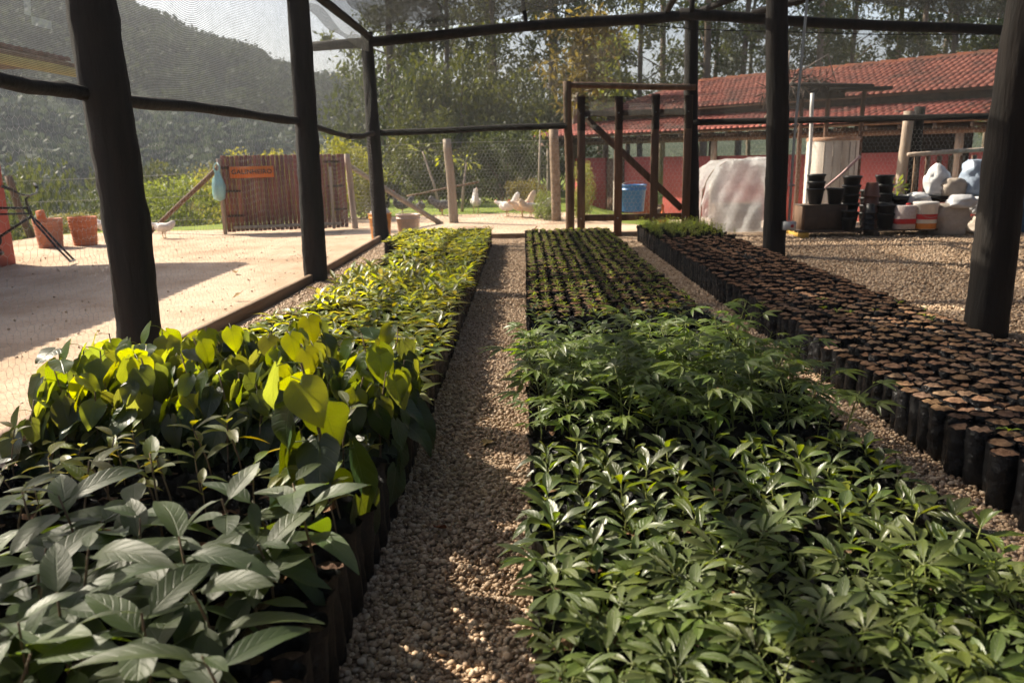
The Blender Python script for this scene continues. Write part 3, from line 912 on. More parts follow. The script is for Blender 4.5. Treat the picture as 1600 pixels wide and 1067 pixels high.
def soil_t(r, z, mound, seed, n=12):
    rg = np.random.default_rng(seed)
    V, F = [(0, 0, z + mound)], []
    for k, q in enumerate((.45, .8, 1.0)):
        for i in range(n):
            a = 2 * PI * i / n
            V.append((r * q * math.cos(a), r * q * math.sin(a), z + mound * (1 - q * q) + (.013 * (rg.random() - .5) if q < 1 else .004 * (rg.random() - .5))))
    for i in range(n):
        F.append((0, 1 + i, 1 + (i + 1) % n))
        for k in range(2):
            F.append((1 + k * n + i, 1 + (k + 1) * n + i, 1 + (k + 1) * n + (i + 1) % n, 1 + k * n + (i + 1) % n))
    return faces(V, F)


BH, BR = .19, .0425
BAGS = [bag_t(BH + .006 * (k % 3 - 1), BR, k, .022) for k in range(5)]
BAGM = [mesh("bag", t, 'bag', True) for t in BAGS]
SOILS = [soil_t(BR * .97, BH - .008, .004, k) for k in range(4)]
SOILM = [mesh("soil", t, 'soil', True) for t in SOILS]
def crumpled_bag(h, r, seed, n=22, m=13):
    rg = np.random.default_rng(seed)
    K = [(rg.integers(2, 6), rg.uniform(-70, 70), rg.random() * 6.28, rg.uniform(.012, .028)) for _ in range(7)]
    V, F = [], []
    for j in range(m + 1):
        t = j / m
        z = h * t
        base = r * (.88 + .12 * min(1, t * 7)) * (1 + .02 * math.sin(t * 9 + seed))
        for i in range(n):
            a = 2 * PI * i / n
            q = 1.0
            for f, kz, ph, am in K:
                q += am * (1 - 2 * abs(math.sin(f * a * .5 + kz * z + ph)))
            zz = z
            if j == m:
                q = q * 1.0 + .05 * (rg.random() - .3); zz += .006 * (rg.random() - .2)
            V.append((base * q * math.cos(a), base * q * math.sin(a), zz))
    for j in range(m):
        for i in range(n):
            F.append((j * n + i, j * n + (i + 1) % n, (j + 1) * n + (i + 1) % n, (j + 1) * n + i))
    F.append(tuple(range(n - 1, -1, -1)))
    return faces(V, F)


SBAGS = [crumpled_bag(BH + .005 * (k % 4 - 1.5), BR, 50 + k) for k in range(8)]
SBAGM = [mesh("soil_bag", t, 'bag', True) for t in SBAGS]
SSOILS = [soil_t(BR * .96, BH + .005 * (k % 4 - 1.5) - .006, .010, 70 + k) for k in range(8)]
SSOILM = [mesh("soil", t, 'soil', True) for t in SSOILS]


def rnd(a, b): return a + (b - a) * random.random()


def plant_proto(kind):
    """returns (stem template or None, stem mat, [(leafkey, idx, matrix)])"""
    Ls, stem, sm = [], None, 'stem_green'
    z0 = BH - .01
    def put(key, x, y, z, az, pitch, s=1.0, roll=0.0):
        Ls.append((key, random.randrange(len(LEAVES[key])), TR(x, y, z) @ Matrix.Rotation(az, 4, 'Z') @ Matrix.Rotation(pitch, 4, 'X') @ Matrix.Rotation(roll, 4, 'Y') @ Matrix.Scale(s, 4)))
    def stempath(h, lean):
        a = rnd(0, 6.28); dx, dy = lean * math.cos(a), lean * math.sin(a)
        return lambda t: (dx * t * t, dy * t * t, z0 + h * t)
    if kind == 'broad':
        h = rnd(.15, .24); f = stempath(h, .04); sm = 'stem_brown'
        stem = tube([f(t) for t in (0, .35, .7, 1)], [.0035, .003, .0026, .002], 6)
        az = rnd(0, 6.28)
        for k in range(8):
            t = .45 + .55 * k / 7
            az += 2.4
            put('broad', *f(t), az, rnd(-.45, .45) + .45 * (t - .6), (.75 + .35 * math.sin(PI * min(1, (t - .25)))) * (.5 if k == 7 else .92), rnd(-.3, .3))
    elif kind == 'thin':
        h = rnd(.07, .17); f = stempath(h, .03); sm = 'stem_brown'
        stem = tube([f(t) for t in (0, .5, 1)], [.002, .0018, .0014], 5)
        az = rnd(0, 6.28)
        for k in range(5):
            az += 2.4
            put('thin', *f(.72 + .28 * k / 4), az, rnd(-.1, .8), rnd(.7, 1.15), rnd(-.3, .3))
    elif kind == 'heart':
        h = rnd(.27, .36); f = stempath(h, .05)
        stem = tube([f(t) for t in (0, .35, .7, 1)], [.0036, .0032, .0026, .002], 6); sm = 'stem_brown'
        az = rnd(0, 6.28)
        for k in range(13):
            t = .08 + .92 * k / 12
            az += 2.4
            az2 = PI + rnd(-1.2, 1.2) if k % 3 == 0 else az
            put('heart' if t > rnd(.62, .85) else 'heartshade', *f(t), az2, rnd(-.6, .4), (1.12 - .45 * t) * rnd(.85, 1.1), rnd(-.35, .35))
    elif kind == 'gloss':
        h = rnd(.03, .06); f = stempath(h, .006)
        stem = tube([f(t) for t in (0, .5, 1)], [.0024, .002, .0016], 5)
        az = rnd(0, 6.28)
        for k in range(9):
            az += 2.4 + rnd(-.2, .2)
            t = k / 8
            put('gloss', *f(.3 + .7 * t), az, -.1 + 1.15 * t ** 1.2 + rnd(-.15, .15), (1.0 - .45 * t ** 3) * rnd(.8, 1.1), rnd(-.25, .25))
    elif kind == 'palm':
        h = rnd(.14, .24); f = stempath(h, .04)
        stem = tube([f(t) for t in (0, .35, .7, 1)], [.0026, .0023, .002, .0016], 5)
        az = rnd(0, 6.28)
        for k in range(7):
            t = .35 + .65 * k / 6
            az += 2.4
            put('palm', *f(t), az, rnd(.1, .55), rnd(.75, 1.1), rnd(-.3, .3))
    elif kind == 'pale':
        h = rnd(.04, .08); f = stempath(h, .01)
        stem = tube([f(t) for t in (0, .5, 1)], [.0024, .002, .0016], 5)
        az = rnd(0, 6.28)
        for k in range(5):
            az += 2.4
            put('pale', *f(.4 + .15 * k), az, rnd(.2, .9), rnd(.75, 1.1), rnd(-.25, .25))
    elif kind == 'low':
        h = rnd(.02, .05); f = stempath(h, .005)
        stem = tube([f(t) for t in (0, 1)], [.002, .0016], 5)
        az = rnd(0, 6.28)
        for k in range(6):
            az += 2.4
            put('low', *f(.4 + .1 * k), az, -.05 + .17 * k + rnd(-.15, .15), rnd(.75, 1.15), rnd(-.25, .25))
    elif kind in ('lime', 'limetall'):
        h = rnd(.02, .055) if kind == 'lime' else rnd(.04, .08); f = stempath(h, .02)
        stem = tube([f(t) for t in (0, .5, 1)], [.002, .0018, .0014], 5)
        az = rnd(0, 6.28)
        for k in range(8):
            az += 2.4
            t = .3 + .7 * k / 7
            put('lime', *f(t), az, rnd(-.1, .7) + .3 * t, rnd(.7, 1.1), rnd(-.3, .3))
    elif kind == 'tiny':
        h = rnd(.012, .03); f = stempath(h, .004)
        stem = tube([f(t) for t in (0, 1)], [.0013, .001], 4)
        az = rnd(0, 6.28)
        for k in range(4):
            az += 1.57 + rnd(-.2, .2)
            put('tiny', *f(.6 + .1 * k), az, rnd(.2, .9), rnd(.8, 1.35), 0)
    elif kind == 'sprout':
        sts = []
        for k in range(5):
            x, y = rnd(-.03, .03), rnd(-.03, .03); h = rnd(.05, .11)
            sts.append(tube([(x, y, z0), (x + rnd(-.01, .01), y, z0 + h)], [.0012, .0009], 4))
            for q in range(4):
                put('tiny', x, y, z0 + h * (.55 + .15 * q), rnd(0, 6.28), rnd(.2, .9), rnd(.6, 1.0))
        stem = join(sts)
    return stem, sm, Ls


STEMM = {}
PROTO = {}
for kind, n in (('broad', 8), ('thin', 6), ('heart', 10), ('gloss', 9), ('palm', 8), ('pale', 6), ('low', 6), ('lime', 6), ('limetall', 6), ('tiny', 5), ('sprout', 4)):
    PROTO[kind] = []
    for k in range(n):
        st, sm, Ls = plant_proto(kind)
        fol = join([LEAVES[key][i][0].moved(m) for key, i, m in Ls])
        if st is not None and st.UV is not None: st.UV = np.full((len(st.L), 2), .5)
        PROTO[kind].append(dict(stem=st, stem_m=mesh("stem", st, sm, True), leaves=Ls, fol=fol, fol_m=mesh("foliage", fol, LEAVES[Ls[-1][0]][0][1].materials[0], True), lmat=LEAVES[Ls[-1][0]][0][1].materials[0], smat=sm))


def bed_spots(x0, x1, y0, y1, pitch=.088):
    nc = max(1, int(round((x1 - x0) / pitch)))
    px = (x1 - x0) / nc
    out = []
    nr = int(round((y1 - y0) / pitch))
    for j in range(nr):
        for i in range(nc):
            out.append((x0 + px * (i + .5) + rnd(-.007, .007), y0 + pitch * (j + .5) + rnd(-.007, .007), i, j))
    return out, nc, nr


def place_seedling(x, y, kind, name, label, group, single_leaves=True, s=1.0):
    p = random.choice(PROTO[kind])
    th = ob(name, None, None, TR(x, y, 0.004, rnd(-.05, .05), rnd(-.05, .05), rnd(-.6, .6) if kind == 'heart' else rnd(0, 6.28), rnd(.94, 1.06)), label, "seedling", group)
    k = random.randrange(len(BAGM))
    if kind == 'tiny':
        ob("bag", SBAGM[k], th); ob("soil", SSOILM[k], th)
    else:
        ob("bag", BAGM[k], th); ob("soil", SOILM[random.randrange(len(SOILM))], th)
    sm = None if s == 1.0 else Matrix.Translation((0, 0, BH)) @ Matrix.Scale(s, 4) @ Matrix.Translation((0, 0, -BH))
    ob("stem", p['stem_m'], th, sm)
    if single_leaves:
        for key, i, m in p['leaves']:
            ob("leaf", LEAVES[key][i][1], th, m if sm is None else sm @ m)
    else:
        ob("foliage", p['fol_m'], th, sm, kind="stuff")
    return th


def stuff_bags(name, label, spots, kind, cat):
    """the many small far ones, joined"""
    B, S_, Fo, St = [], [], [], []
    for (x, y, i, j) in spots:
        m = TR(x, y, .004, rnd(-.05, .05), rnd(-.05, .05), rnd(0, 6.28), rnd(.94, 1.06))
        soilonly = kind in (None,)
        q = random.randrange(8)
        flush = soilonly or kind == 'tiny'
        B.append((SBAGS[q] if flush else random.choice(BAGS)).moved(m)); S_.append((SSOILS[q] if flush else random.choice(SOILS)).moved(m))
        if kind:
            p = random.choice(PROTO[kind]); Fo.append(p['fol'].moved(m)); St.append(p['stem'].moved(m))
    th = thing(name, label, cat, kind="stuff")
    part("bags", join(B), 'bag', th, None, True, "stuff")
    part("soil", join(S_), 'soil', th, None, True, "stuff")
    if kind:
        part("foliage", join(Fo), PROTO[kind][0]['lmat'], th, None, True, "stuff")
        part("stems", join(St), PROTO[kind][0]['smat'], th, None, True, "stuff")
    return th


# --- left bed
LX0, LX1 = -1.56, -.41
CX0, CX1 = .015, 1.06
RX0, RX1 = 1.45, 2.32
SEEDB = "seedling bags of the bed beside the yard"


def where(i, j, nc, nr, sides):
    f, b, l, r = j == 0, j == nr - 1, i == 0, i == nc - 1
    if (f or b) and (l or r):
        return "at the %s corner %s" % ("front" if f else "rear", sides[0] if l else sides[1])
    if l or r: return "in the outer row " + (sides[0] if l else sides[1])
    if f: return "in the foremost row of its patch"
    if b: return "in the rearmost row of its patch"
    return "in the thick of its patch"


KIND = {
    'broad': ("broadleaf_seedling", "tall seedling with large grey-green oval leaves", "broad-leaved seedlings"),
    'thin': ("slender_seedling", "thin-stemmed seedling with small yellow-green leaves", "slender seedlings"),
    'heart': ("heart_leaf_seedling", "tall seedling with drooping heart-shaped leaves", "heart-leaved seedlings"),
    'lime': ("lime_seedling", "low yellow-green seedling behind the heart-leaved ones", "lime green seedlings"),
    'limetall': ("bushy_seedling", "bushy yellow-green seedling of the mid bed", "bushy seedlings"),
    'limefar': ("far_seedling", "small light green seedling of the far bed", "far light green seedlings"),
    'pale': ("pale_seedling", "low seedling with pale five-fingered leaves", "pale five-fingered seedlings"),
    'gloss': ("glossy_seedling", "seedling with a rosette of glossy oblong leaves", "glossy rosette seedlings"),
    'palm': ("palmate_seedling", "leggy seedling with bright green five-fingered leaves", "leggy five-fingered seedlings"),
    'low': ("low_seedling", "low dark green seedling in a crumpled bag", "low dark seedlings"),
    'tiny': ("sprouting_seedling", "tiny sprouting seedling of the centre bed", "tiny seedlings in rows"),
}


def zone(x0, x1, y0, y1, kind, single=True, prob=1.0, maxn=300, stuff=None, srange=(1, 1), mix=None, key=None):
    """one patch of a bed; mix: kind that strays into the first rows of the patch"""
    spots, nc, nr = bed_spots(x0, x1, y0, y1)
    for (x, y, i, j) in spots[:maxn]:
        kd, ky = kind, key or kind
        if mix and j < 3 and random.random() < .45 - .13 * j:
            kd = ky = mix
        if random.random() > prob:
            grp = KIND[key or kind][2]
            th = ob("empty_bag", None, None, TR(x, y, .004, rnd(-.05, .05), rnd(-.05, .05), rnd(0, 6.28)), "bare black bag of soil standing among the " + grp, "soil bag", "bare bags among the " + grp)
            ob("bag", random.choice(BAGM), th); ob("soil", random.choice(SOILM), th)
            continue
        nm, lab, grp = KIND[ky]
        if ky == mix:
            wh_ = "straying among the " + KIND[key or kind][2]
        else:
            wh_ = where(i, j, nc, nr, ("by the timber edging", "beside the path") if x1 < 0 else ("beside the path", "facing the soil bags"))
        place_seedling(x, y, kd, nm, lab + " " + wh_, grp + " " + wh_, single, rnd(*srange))
    if spots[maxn:]:
        stuff_bags(stuff[0], stuff[1], spots[maxn:], kind, "seedlings")


zone(LX0, LX1, 1.0, 1.72, 'broad', prob=.33)
zone(LX0, LX1, 1.72, 2.25, 'thin', srange=(.9, 1.5), prob=.5)
zone(LX0, LX1, 2.25, 2.87, 'heart', srange=(.72, 1.12))
zone(-1.50, LX1, 2.87, 4.55, 'lime', srange=(1.0, 1.6))
zone(-1.36, LX1, 4.55, 6.6, 'limetall', single=False, srange=(1.0, 1.5), mix='lime')
zone(-1.27, LX1, 6.75, 8.6, 'lime', single=False, srange=(.9, 1.45), key='limefar')
zone(-1.52, LX1, 8.6, 10.15, 'lime', single=False, maxn=60, srange=(.9, 1.45), key='limefar', stuff=("far_seedlings", "light green seedlings at the very end of the yard-side bed"))
# the one tall heart-leaved plant standing in front
place_seedling(-.505, 1.95, 'heart', "heart_leaf_seedling", "single tall heart-leaved seedling on a bare stem in front of the others", "heart-leaved seedlings", True, 1.42)

# --- centre bed
zone(CX0, CX1, .95, 1.48, 'pale', srange=(.95, 1.4))
zone(CX0, CX1, 1.48, 2.4, 'gloss', srange=(.85, 1.3), prob=.96, mix='pale')
zone(CX0, CX1, 2.4, 3.4, 'palm', srange=(.55, 1.25), mix='gloss')
zone(CX0, CX1, 3.4, 4.45, 'low', srange=(.7, 1.2), prob=.8, mix='palm')
zone(CX0, CX1, 4.45, 10.15, 'tiny', single=False, srange=(.8, 1.25), mix='low', stuff=("tiny_seedlings", "tiny seedlings in straight rows filling the far end of the centre bed"))

# --- right bed: soil-filled bags, no plants yet
spots, nc, nr = bed_spots(RX0, RX1, 1.95, 8.75, .083)
vis = [s for s in spots if s[1] > 2.0 + (s[0] - RX0) * 1.05]
ind, rest = vis[:300], vis[300:]
ORD = ["first", "second", "third", "fourth", "fifth", "sixth", "seventh", "eighth", "ninth", "tenth"]
for (x, y, i, j) in ind:
    if i == 0:
        x -= rnd(-.01, .028)
        lab, grp = "soil-filled black bag in the outer row facing the planted centre bed", "bags in the outer row"
    elif i == nc - 1:
        lab, grp = "soil-filled black bag in the outer row on the open gravel side", "bags in the row by the open gravel"
    else:
        lab, grp = "soil-filled black bag in the %s row from the planted centre bed" % ORD[i], "bags in the %s row" % ORD[i]
    k = random.randrange(len(SBAGM))
    th = ob("soil_bag", SBAGM[k], None, TR(x, y, .004, rnd(-.045, .045), rnd(-.045, .045), rnd(0, 6.28), rnd(.96, 1.04)), lab, "soil bag", grp)
    ob("soil", SSOILM[k], th)
    if random.random() < .025:
        p = random.choice(PROTO['tiny'])
        ob("sprout", p['fol_m'], th, TR(rnd(-.02, .02), rnd(-.02, .02), .0, 0, 0, 0, 1.0))
stuff_bags("soil_bags", "soil-filled black bags filling the far part of the unplanted bed", rest, None, "soil bags")
spots, nc, nr = bed_spots(RX0, RX1, 8.75, 10.35)
for (x, y, i, j) in spots:
    if random.random() < .45 + .5 * (y - 8.75) / 1.6:
        place_seedling(x, y, 'sprout', "grassy_seedling", "bag of thin grassy sprouts at the far end of the soil bags", "grassy sprouts", False, rnd(.8, 1.5))
    else:
        k = random.randrange(len(SBAGM))
        th = ob("soil_bag", SBAGM[k], None, TR(x, y, .004, 0, 0, rnd(0, 6.28)), "bare soil bag standing among the grassy sprouts", "soil bag", "bare bags among the sprouts")
        ob("soil", SSOILM[k], th)

# a few stray seedlings that stand out
place_seedling(1.02, 3.72, 'palm', "palmate_seedling", "upright dark seedling leaning over the aisle by the low seedlings", "leggy five-fingered seedlings", True, 1.0)

# dead leaves on the yard soil and the gravel
dead_m = pm("dead_leaf", (.38, .19, .06), (.2, .09, .03), 30, .7, .3, 60, rnd=(.03, .2, .35))
dead = [mesh("dead_leaf", leaf(.07, .035, p_oval, .5, -.35 + .5 * k, 0, nv=5, wave=.15, seed=k), dead_m, True) for k in range(3)]
for k, (x, y, lab) in enumerate(((-2.9, 4.05, "curled dead leaf on the sunny soil left of the edging"), (-2.45, 5.0, "dry brown leaf on the soil beside the edging board"), (-3.4, 3.6, "brown dead leaf on the bare yard soil nearest the camera"),
                                 (-2.4, 6.4, "small dry leaf on the soil by the second post"), (-2.9, 7.9, "dry leaf lying in the middle of the sunny yard"), (-.12, 2.95, "brown leaf lying on the gravel path"),
                                 (.15, 12.2, "orange dead leaf on the soil beyond the far edging board"), (.28, 12.1, "second orange dead leaf on the soil beyond the far edging board"), (3.5, 7.3, "pale dry leaf on the open gravel beyond the soil bags"), (-.25, 2.2, "dark leaf lying on the shaded gravel path"))):
    ob("dead_leaf", dead[k % 3], None, TR(x, y, .02, .2, .2, k * 1.7, rnd(.9, 1.7)), lab, "dead leaf", "fallen dead leaves")

# ------------------------------------------------------------------ trees and shrubs
def leaf_cloud(P, size, seed, droop=.5, asp=.34, out=None):
    """many small two-triangle leaves at points P (n,3)"""
    rg = np.random.default_rng(seed)
    n = len(P)
    d = rg.normal(size=(n, 3))
    if out is not None: d += out
    d[:, 2] -= droop
    d /= np.linalg.norm(d, axis=1)[:, None]
    u = np.cross(d, rg.normal(size=(n, 3))); u /= np.linalg.norm(u, axis=1)[:, None] + 1e-9
    L = size * (.6 + .8 * rg.random(n))[:, None]
    V = np.stack([P, P + d * L * .45 + u * L * asp * .5, P + d * L, P + d * L * .45 - u * L * asp * .5], 1).reshape(-1, 3)
    k = np.arange(n) * 4
    Lp = np.stack([k, k + 1, k + 2, k + 3], 1).reshape(-1)
    return T(V, Lp, np.full(n, 4), np.tile(np.array([(.5, 0), (1, .5), (.5, 1), (0, .5)]), (n, 1)))


def clumps(centers, radii, per, seed):
    rg = np.random.default_rng(seed)
    out = []
    for c, r in zip(centers, radii):
        q = rg.normal(size=(per, 3)); q /= np.linalg.norm(q, axis=1)[:, None]
        q *= (rg.random(per) ** .45)[:, None] * np.array([r, r, r * .75])
        out.append(np.array(c) + q)
    return np.concatenate(out)


def gum_tree(seed, H, bare, spread, ncl, per, lsize):
    """slender tall tree: leaning trunk, rising limbs, open foliage clumps"""
    rg = np.random.default_rng(seed)
    lean = rg.normal(size=2) * .25
    def tr(t): return Vector((lean[0] * t * t + .12 * math.sin(t * 5 + seed), lean[1] * t * t, H * t))
    ts = [tube([tr(t) for t in np.linspace(0, 1, 12)], [.11 * (1 - .8 * t) + .015 for t in np.linspace(0, 1, 12)], 7, True, .15, seed)]
    cs, rs = [], []
    for k in range(ncl):
        t = bare + (1 - bare) * (k + rg.random()) / ncl
        a = rg.random() * 6.28
        ln = spread * (.35 + .65 * rg.random()) * (1.15 - .7 * t)
        b = tr(t)
        e = b + Vector((math.cos(a) * ln, math.sin(a) * ln, ln * (.25 + .5 * rg.random())))
        if k % 2 == 0:
            ts.append(tube([b, b.lerp(e, .5) + Vector((0, 0, .08)), e], [.03, .02, .008], 5, False))
        cs.append(tuple(e)); rs.append(.35 + .55 * rg.random())
        if rg.random() < .6:
            cs.append(tuple(b.lerp(e, .55) + Vector((0, 0, -.15)))); rs.append(.3 + .35 * rg.random())
    return join(ts), leaf_cloud(clumps(cs, rs, per, seed), lsize, seed)


def shrub_t(seed, r, h, ncl, per, lsize):
    rg = np.random.default_rng(seed)
    cs, rs, ts = [], [], []
    for k in range(ncl):
        a = rg.random() * 6.28; q = rg.random() ** .5
        z = h * (.12 + .8 * rg.random() * (1 - .45 * q * q))
        c = Vector((math.cos(a) * r * q, math.sin(a) * r * q, z))
        cs.append(tuple(c)); rs.append(min(r, h) * (.22 + .2 * rg.random()))
        if k % 3 == 0:
            ts.append(tube([(c.x * .1, c.y * .1, -.1), (c.x * .5, c.y * .5, z * .6), tuple(c)], [.03, .02, .008], 5, False))
    return join(ts), leaf_cloud(clumps(cs, rs, per, seed), lsize, seed, .2, .5)


GUMS = [gum_tree(300 + k, 13 + k, .13 if k % 2 else .22, 2.3, 46, 95, .19) for k in range(4)]
GUMM = [(mesh("trunk", a, 'bark', True), mesh("crown", b, 'tree_leaf')) for a, b in GUMS]
gum_spots = []
rg = np.random.default_rng(11)
rowsY = ((25.5, -3.9, 14, 1.6), (29, -4.6, 19, 1.8), (34, -5.4, 25, 2.2))
for yy, xa, xb, st in rowsY:
    x = xa
    while x < xb:
        y2 = yy + rg.normal() * .8
        # keep the farm building clear
        if y2 > 27.2 - .95 * (x - 1.0) * 0 and not (x > 3.0 and y2 < 27.5 - .9 * (x - 3)*.4):
            gum_spots.append((x + rg.normal() * .35, y2))
        x += st
WHERE = ("behind the tiled building", "beyond the wire fence", "behind the shade house")
for k, (x, y) in enumerate(gum_spots):
    a, b = GUMM[k % 4]
    w = WHERE[0] if x > 4 else (WHERE[1] if x > -1 else WHERE[2])
    rowname = "front" if y < 27.3 else ("middle" if y < 31.5 else "back")
    th = ob("gum_tree", None, None, TR(x, y, ground_z(x, y) - .05, 0, 0, rg.random() * 6.28, .85 + .35 * rg.random()),
            "tall slender dark green tree in the %s row of the grove %s" % (rowname, w), "tree", "slender trees of the grove " + w)
    ob("trunk", a, th); ob("crown", b, th)

SHR = [shrub_t(400 + k, 1.5, 1.9 + .3 * k, 38, 190, .10) for k in range(3)]
SHM = [mesh("stems", a, 'bark', True) for a, b in SHR]
SHC = {m: [mesh("crown", b, m) for a, b in SHR] for m in ('shrub_leaf', 'dark_leaf', 'tree_leaf_y')}
shrubs = [  # x, y, top z, width, material, label
    (-3.5, 15.6, 1.7, .75, 'shrub_leaf', "yellow-green shrub rising behind the upper corner of the plank panel"),
    (-5.6, 16.6, 1.55, .95, 'shrub_leaf', "rounded yellow-green shrub behind the plank panel beside the prop pole"),
    (-7.2, 17.0, 1.15, .9, 'shrub_leaf', "bright shrub behind the slanting prop pole"),
    (-9.0, 18.2, 1.2, 1.1, 'dark_leaf', "dark shrub beyond the yard behind the nearest leaning post"),
    (-7.3, 20.5, 1.45, 1.2, 'shrub_leaf', "tall pale green shrub on the bank behind the prop pole"),
    (-4.6, 20.5, 1.75, 1.2, 'shrub_leaf', "broad light green shrub on the bank above the sign panel"),
    (-10.6, 21.5, 1.5, 1.3, 'dark_leaf', "dark green shrub on the bank between the fence post and the nearest post"),
    (-13.0, 21.0, 1.9, 1.4, 'dark_leaf', "dense dark shrub on the bank behind the wooden fence post"),
    (-15.5, 22.5, 2.4, 1.6, 'dark_leaf', "high dark shrub at the edge of the yard behind the bicycle"),
    (-9.4, 26.0, 1.4, 1.6, 'dark_leaf', "grey-green shrub half way down the bank"),
    (-6.3, 27.0, 1.9, 1.7, 'shrub_leaf', "large olive green shrub at the foot of the hill"),
    (-13.5, 29.0, 2.2, 1.9, 'dark_leaf', "big dark bush at the foot of the hill"),
    (-3.0, 24.5, 2.2, 1.4, 'shrub_leaf', "light green bush left of the grove"),
    (-2.1, 19.8, 2.6, 1.1, 'dark_leaf', "dark bush behind the wire fence near the far corner post"),
    (-.4, 20.8, 2.3, 1.1, 'dark_leaf', "dark bush under the grove behind the fence post"),
    (-3.2, 27.0, 4.4, 1.9, 'dark_leaf', "big dark leafy bush filling the edge of the grove"),
    (-1.0, 27.6, 4.2, 1.7, 'dark_leaf', "dense dark undergrowth bush in the grove"),
    (1.0, 27.6, 3.2, 1.6, 'dark_leaf', "dark undergrowth bush behind the gate post"),
    (-3.9, 25.4, 4.5, 1.9, 'dark_leaf', "tall dense dark bush at the left end of the grove"),
    (-2.0, 25.2, 4.8, 1.8, 'dark_leaf', "tall dense dark bush in the middle of the grove's front"),
    (-.2, 25.0, 4.3, 1.6, 'dark_leaf', "tall dense dark bush at the front of the grove left of the gate post"),
    (.05, 16.9, .75, .42, 'tree_leaf_y', "small brownish shrub behind the white hens"),
    (.42, 14.35, .62, .22, 'shrub_leaf', "bright green climber at the foot of the stout fence post"),
    (-9.6, 13.7, .72, .5, 'tree_leaf_y', "yellow-brown bush behind the terracotta planters"),
    (-8.1, 14.3, .35, .7, 'shrub_leaf', "low bright green weeds beyond the terracotta planters"),
    (1.02, 14.6, 1.15, .25, 'shrub_leaf', "thin yellow-leaved sapling behind the gate"),
]
for k, (x, y, top, wd, mt, lab) in enumerate(shrubs):
    g = ground_z(x, y)
    hh = (top - g) / (1.9 + .3 * (k % 3))
    th = ob("shrub", None, None, TR(x, y, g - .03, 0, 0, k * 1.3, (wd / 1.5, wd / 1.5, hh)), lab, "shrub")
    ob("stems", SHM[k % 3], th); ob("crown", SHC[mt][k % 3], th)

# yellowing tree in front of the grove
a, b = gum_tree(512, 5.2, .52, 1.7, 16, 60, .24)
for k, (x, y, s, lab) in enumerate(((1.5, 22.6, .92, "yellowing small tree with bunched leaves above the gate"), (2.3, 23.5, .85, "thin yellow-leaved tree beside the bunched yellowing tree"))):
    th = ob("yellowing_tree", None, None, TR(x, y, -.2, 0, 0, k * 2.2, s), lab, "tree")
    part("trunk", a, 'bark', th, None, True); part("crown", b, 'tree_leaf_y' if k == 0 else 'shrub_leaf', th)

# bare saplings by the wire fence
for k, (x, y, h, lean) in enumerate(((-1.75, 17.0, 1.25, -.35), (-1.55, 17.2, 1.1, -.1), (-1.3, 16.9, 1.0, .12), (.35, 18.5, 1.7, .05))):
    t = tube([(0, 0, -.05), (lean * .4, 0, h * .5), (lean, .1, h)], [.035, .028, .015], 6, True, .2, k)
    th = thing("sapling", ("slanting bare sapling behind the wire fence", "thin upright sapling behind the fence brace", "short bare sapling beside the fence post", "bare slender stem behind the hens")[k], "sapling", (x, y, ground_z(x, y)), group="bare saplings")
    part("trunk", t, 'grey_wood', th, None, True)
    part("crown", leaf_cloud(clumps([(lean, .1, h)], [.25], 40, k), .12, k), 'shrub_leaf', th)

# ------------------------------------------------------------------ hill with woodland
def hill_z(x, y):
    a = math.degrees(math.atan2(x, y))
    d = math.hypot(x, y)
    ridge = np.interp(a, [-70, -50, -38, -31, -28, -25, -21.5, -17.6, -15.2, -10.3, 0, 25, 60], [44, 38, 33, 28, 25.5, 23, 19, 16, 13, 11, 9, 8, 8])
    t = smooth(45, 150, d)
    return -2.0 + (ridge + 3.2) * t * (1 + .0)


ang = np.radians(np.linspace(-72, 45, 90)); ds = np.concatenate([np.linspace(44, 165, 40), [190, 260]])
V, F = [], []
for d in ds:
    for a in ang:
        x, y = d * math.sin(a), d * math.cos(a)
        V.append((x, y, hill_z(x, y) + 1.2 * math.sin(x * .13) * math.sin(y * .11) * smooth(50, 90, d) - 20 * smooth(165, 260, d)))
for j in range(len(ds) - 1):
    for i in range(len(ang) - 1):
        F.append((j * 90 + i, j * 90 + i + 1, (j + 1) * 90 + i + 1, (j + 1) * 90 + i))
ob("hill", mesh("hill", faces(V, F), pm("hill_scrub", (.035, .05, .024), (.07, .08, .04), .25, .95, 1, 1.2, .05, bdist=1.5), True), kind="structure", label="wooded hillside rising beyond the yard")
cs, rs = [], []
rg = np.random.default_rng(5)
for k in range(1500):
    a = R(rg.uniform(-60, -4)); d = 50 + 108 * rg.random() ** .7
    x, y = d * math.sin(a), d * math.cos(a)
    cs.append((x, y, hill_z(x, y) + .9)); rs.append(rg.uniform(1.0, 2.4))
ob("hillside_wood", mesh("hillside_wood", leaf_cloud(clumps(cs, rs, 150, 9), .5, 9, .0, .8), 'hill_leaf'), kind="stuff", label="dark woodland covering the hillside beyond the yard", cat="woodland")

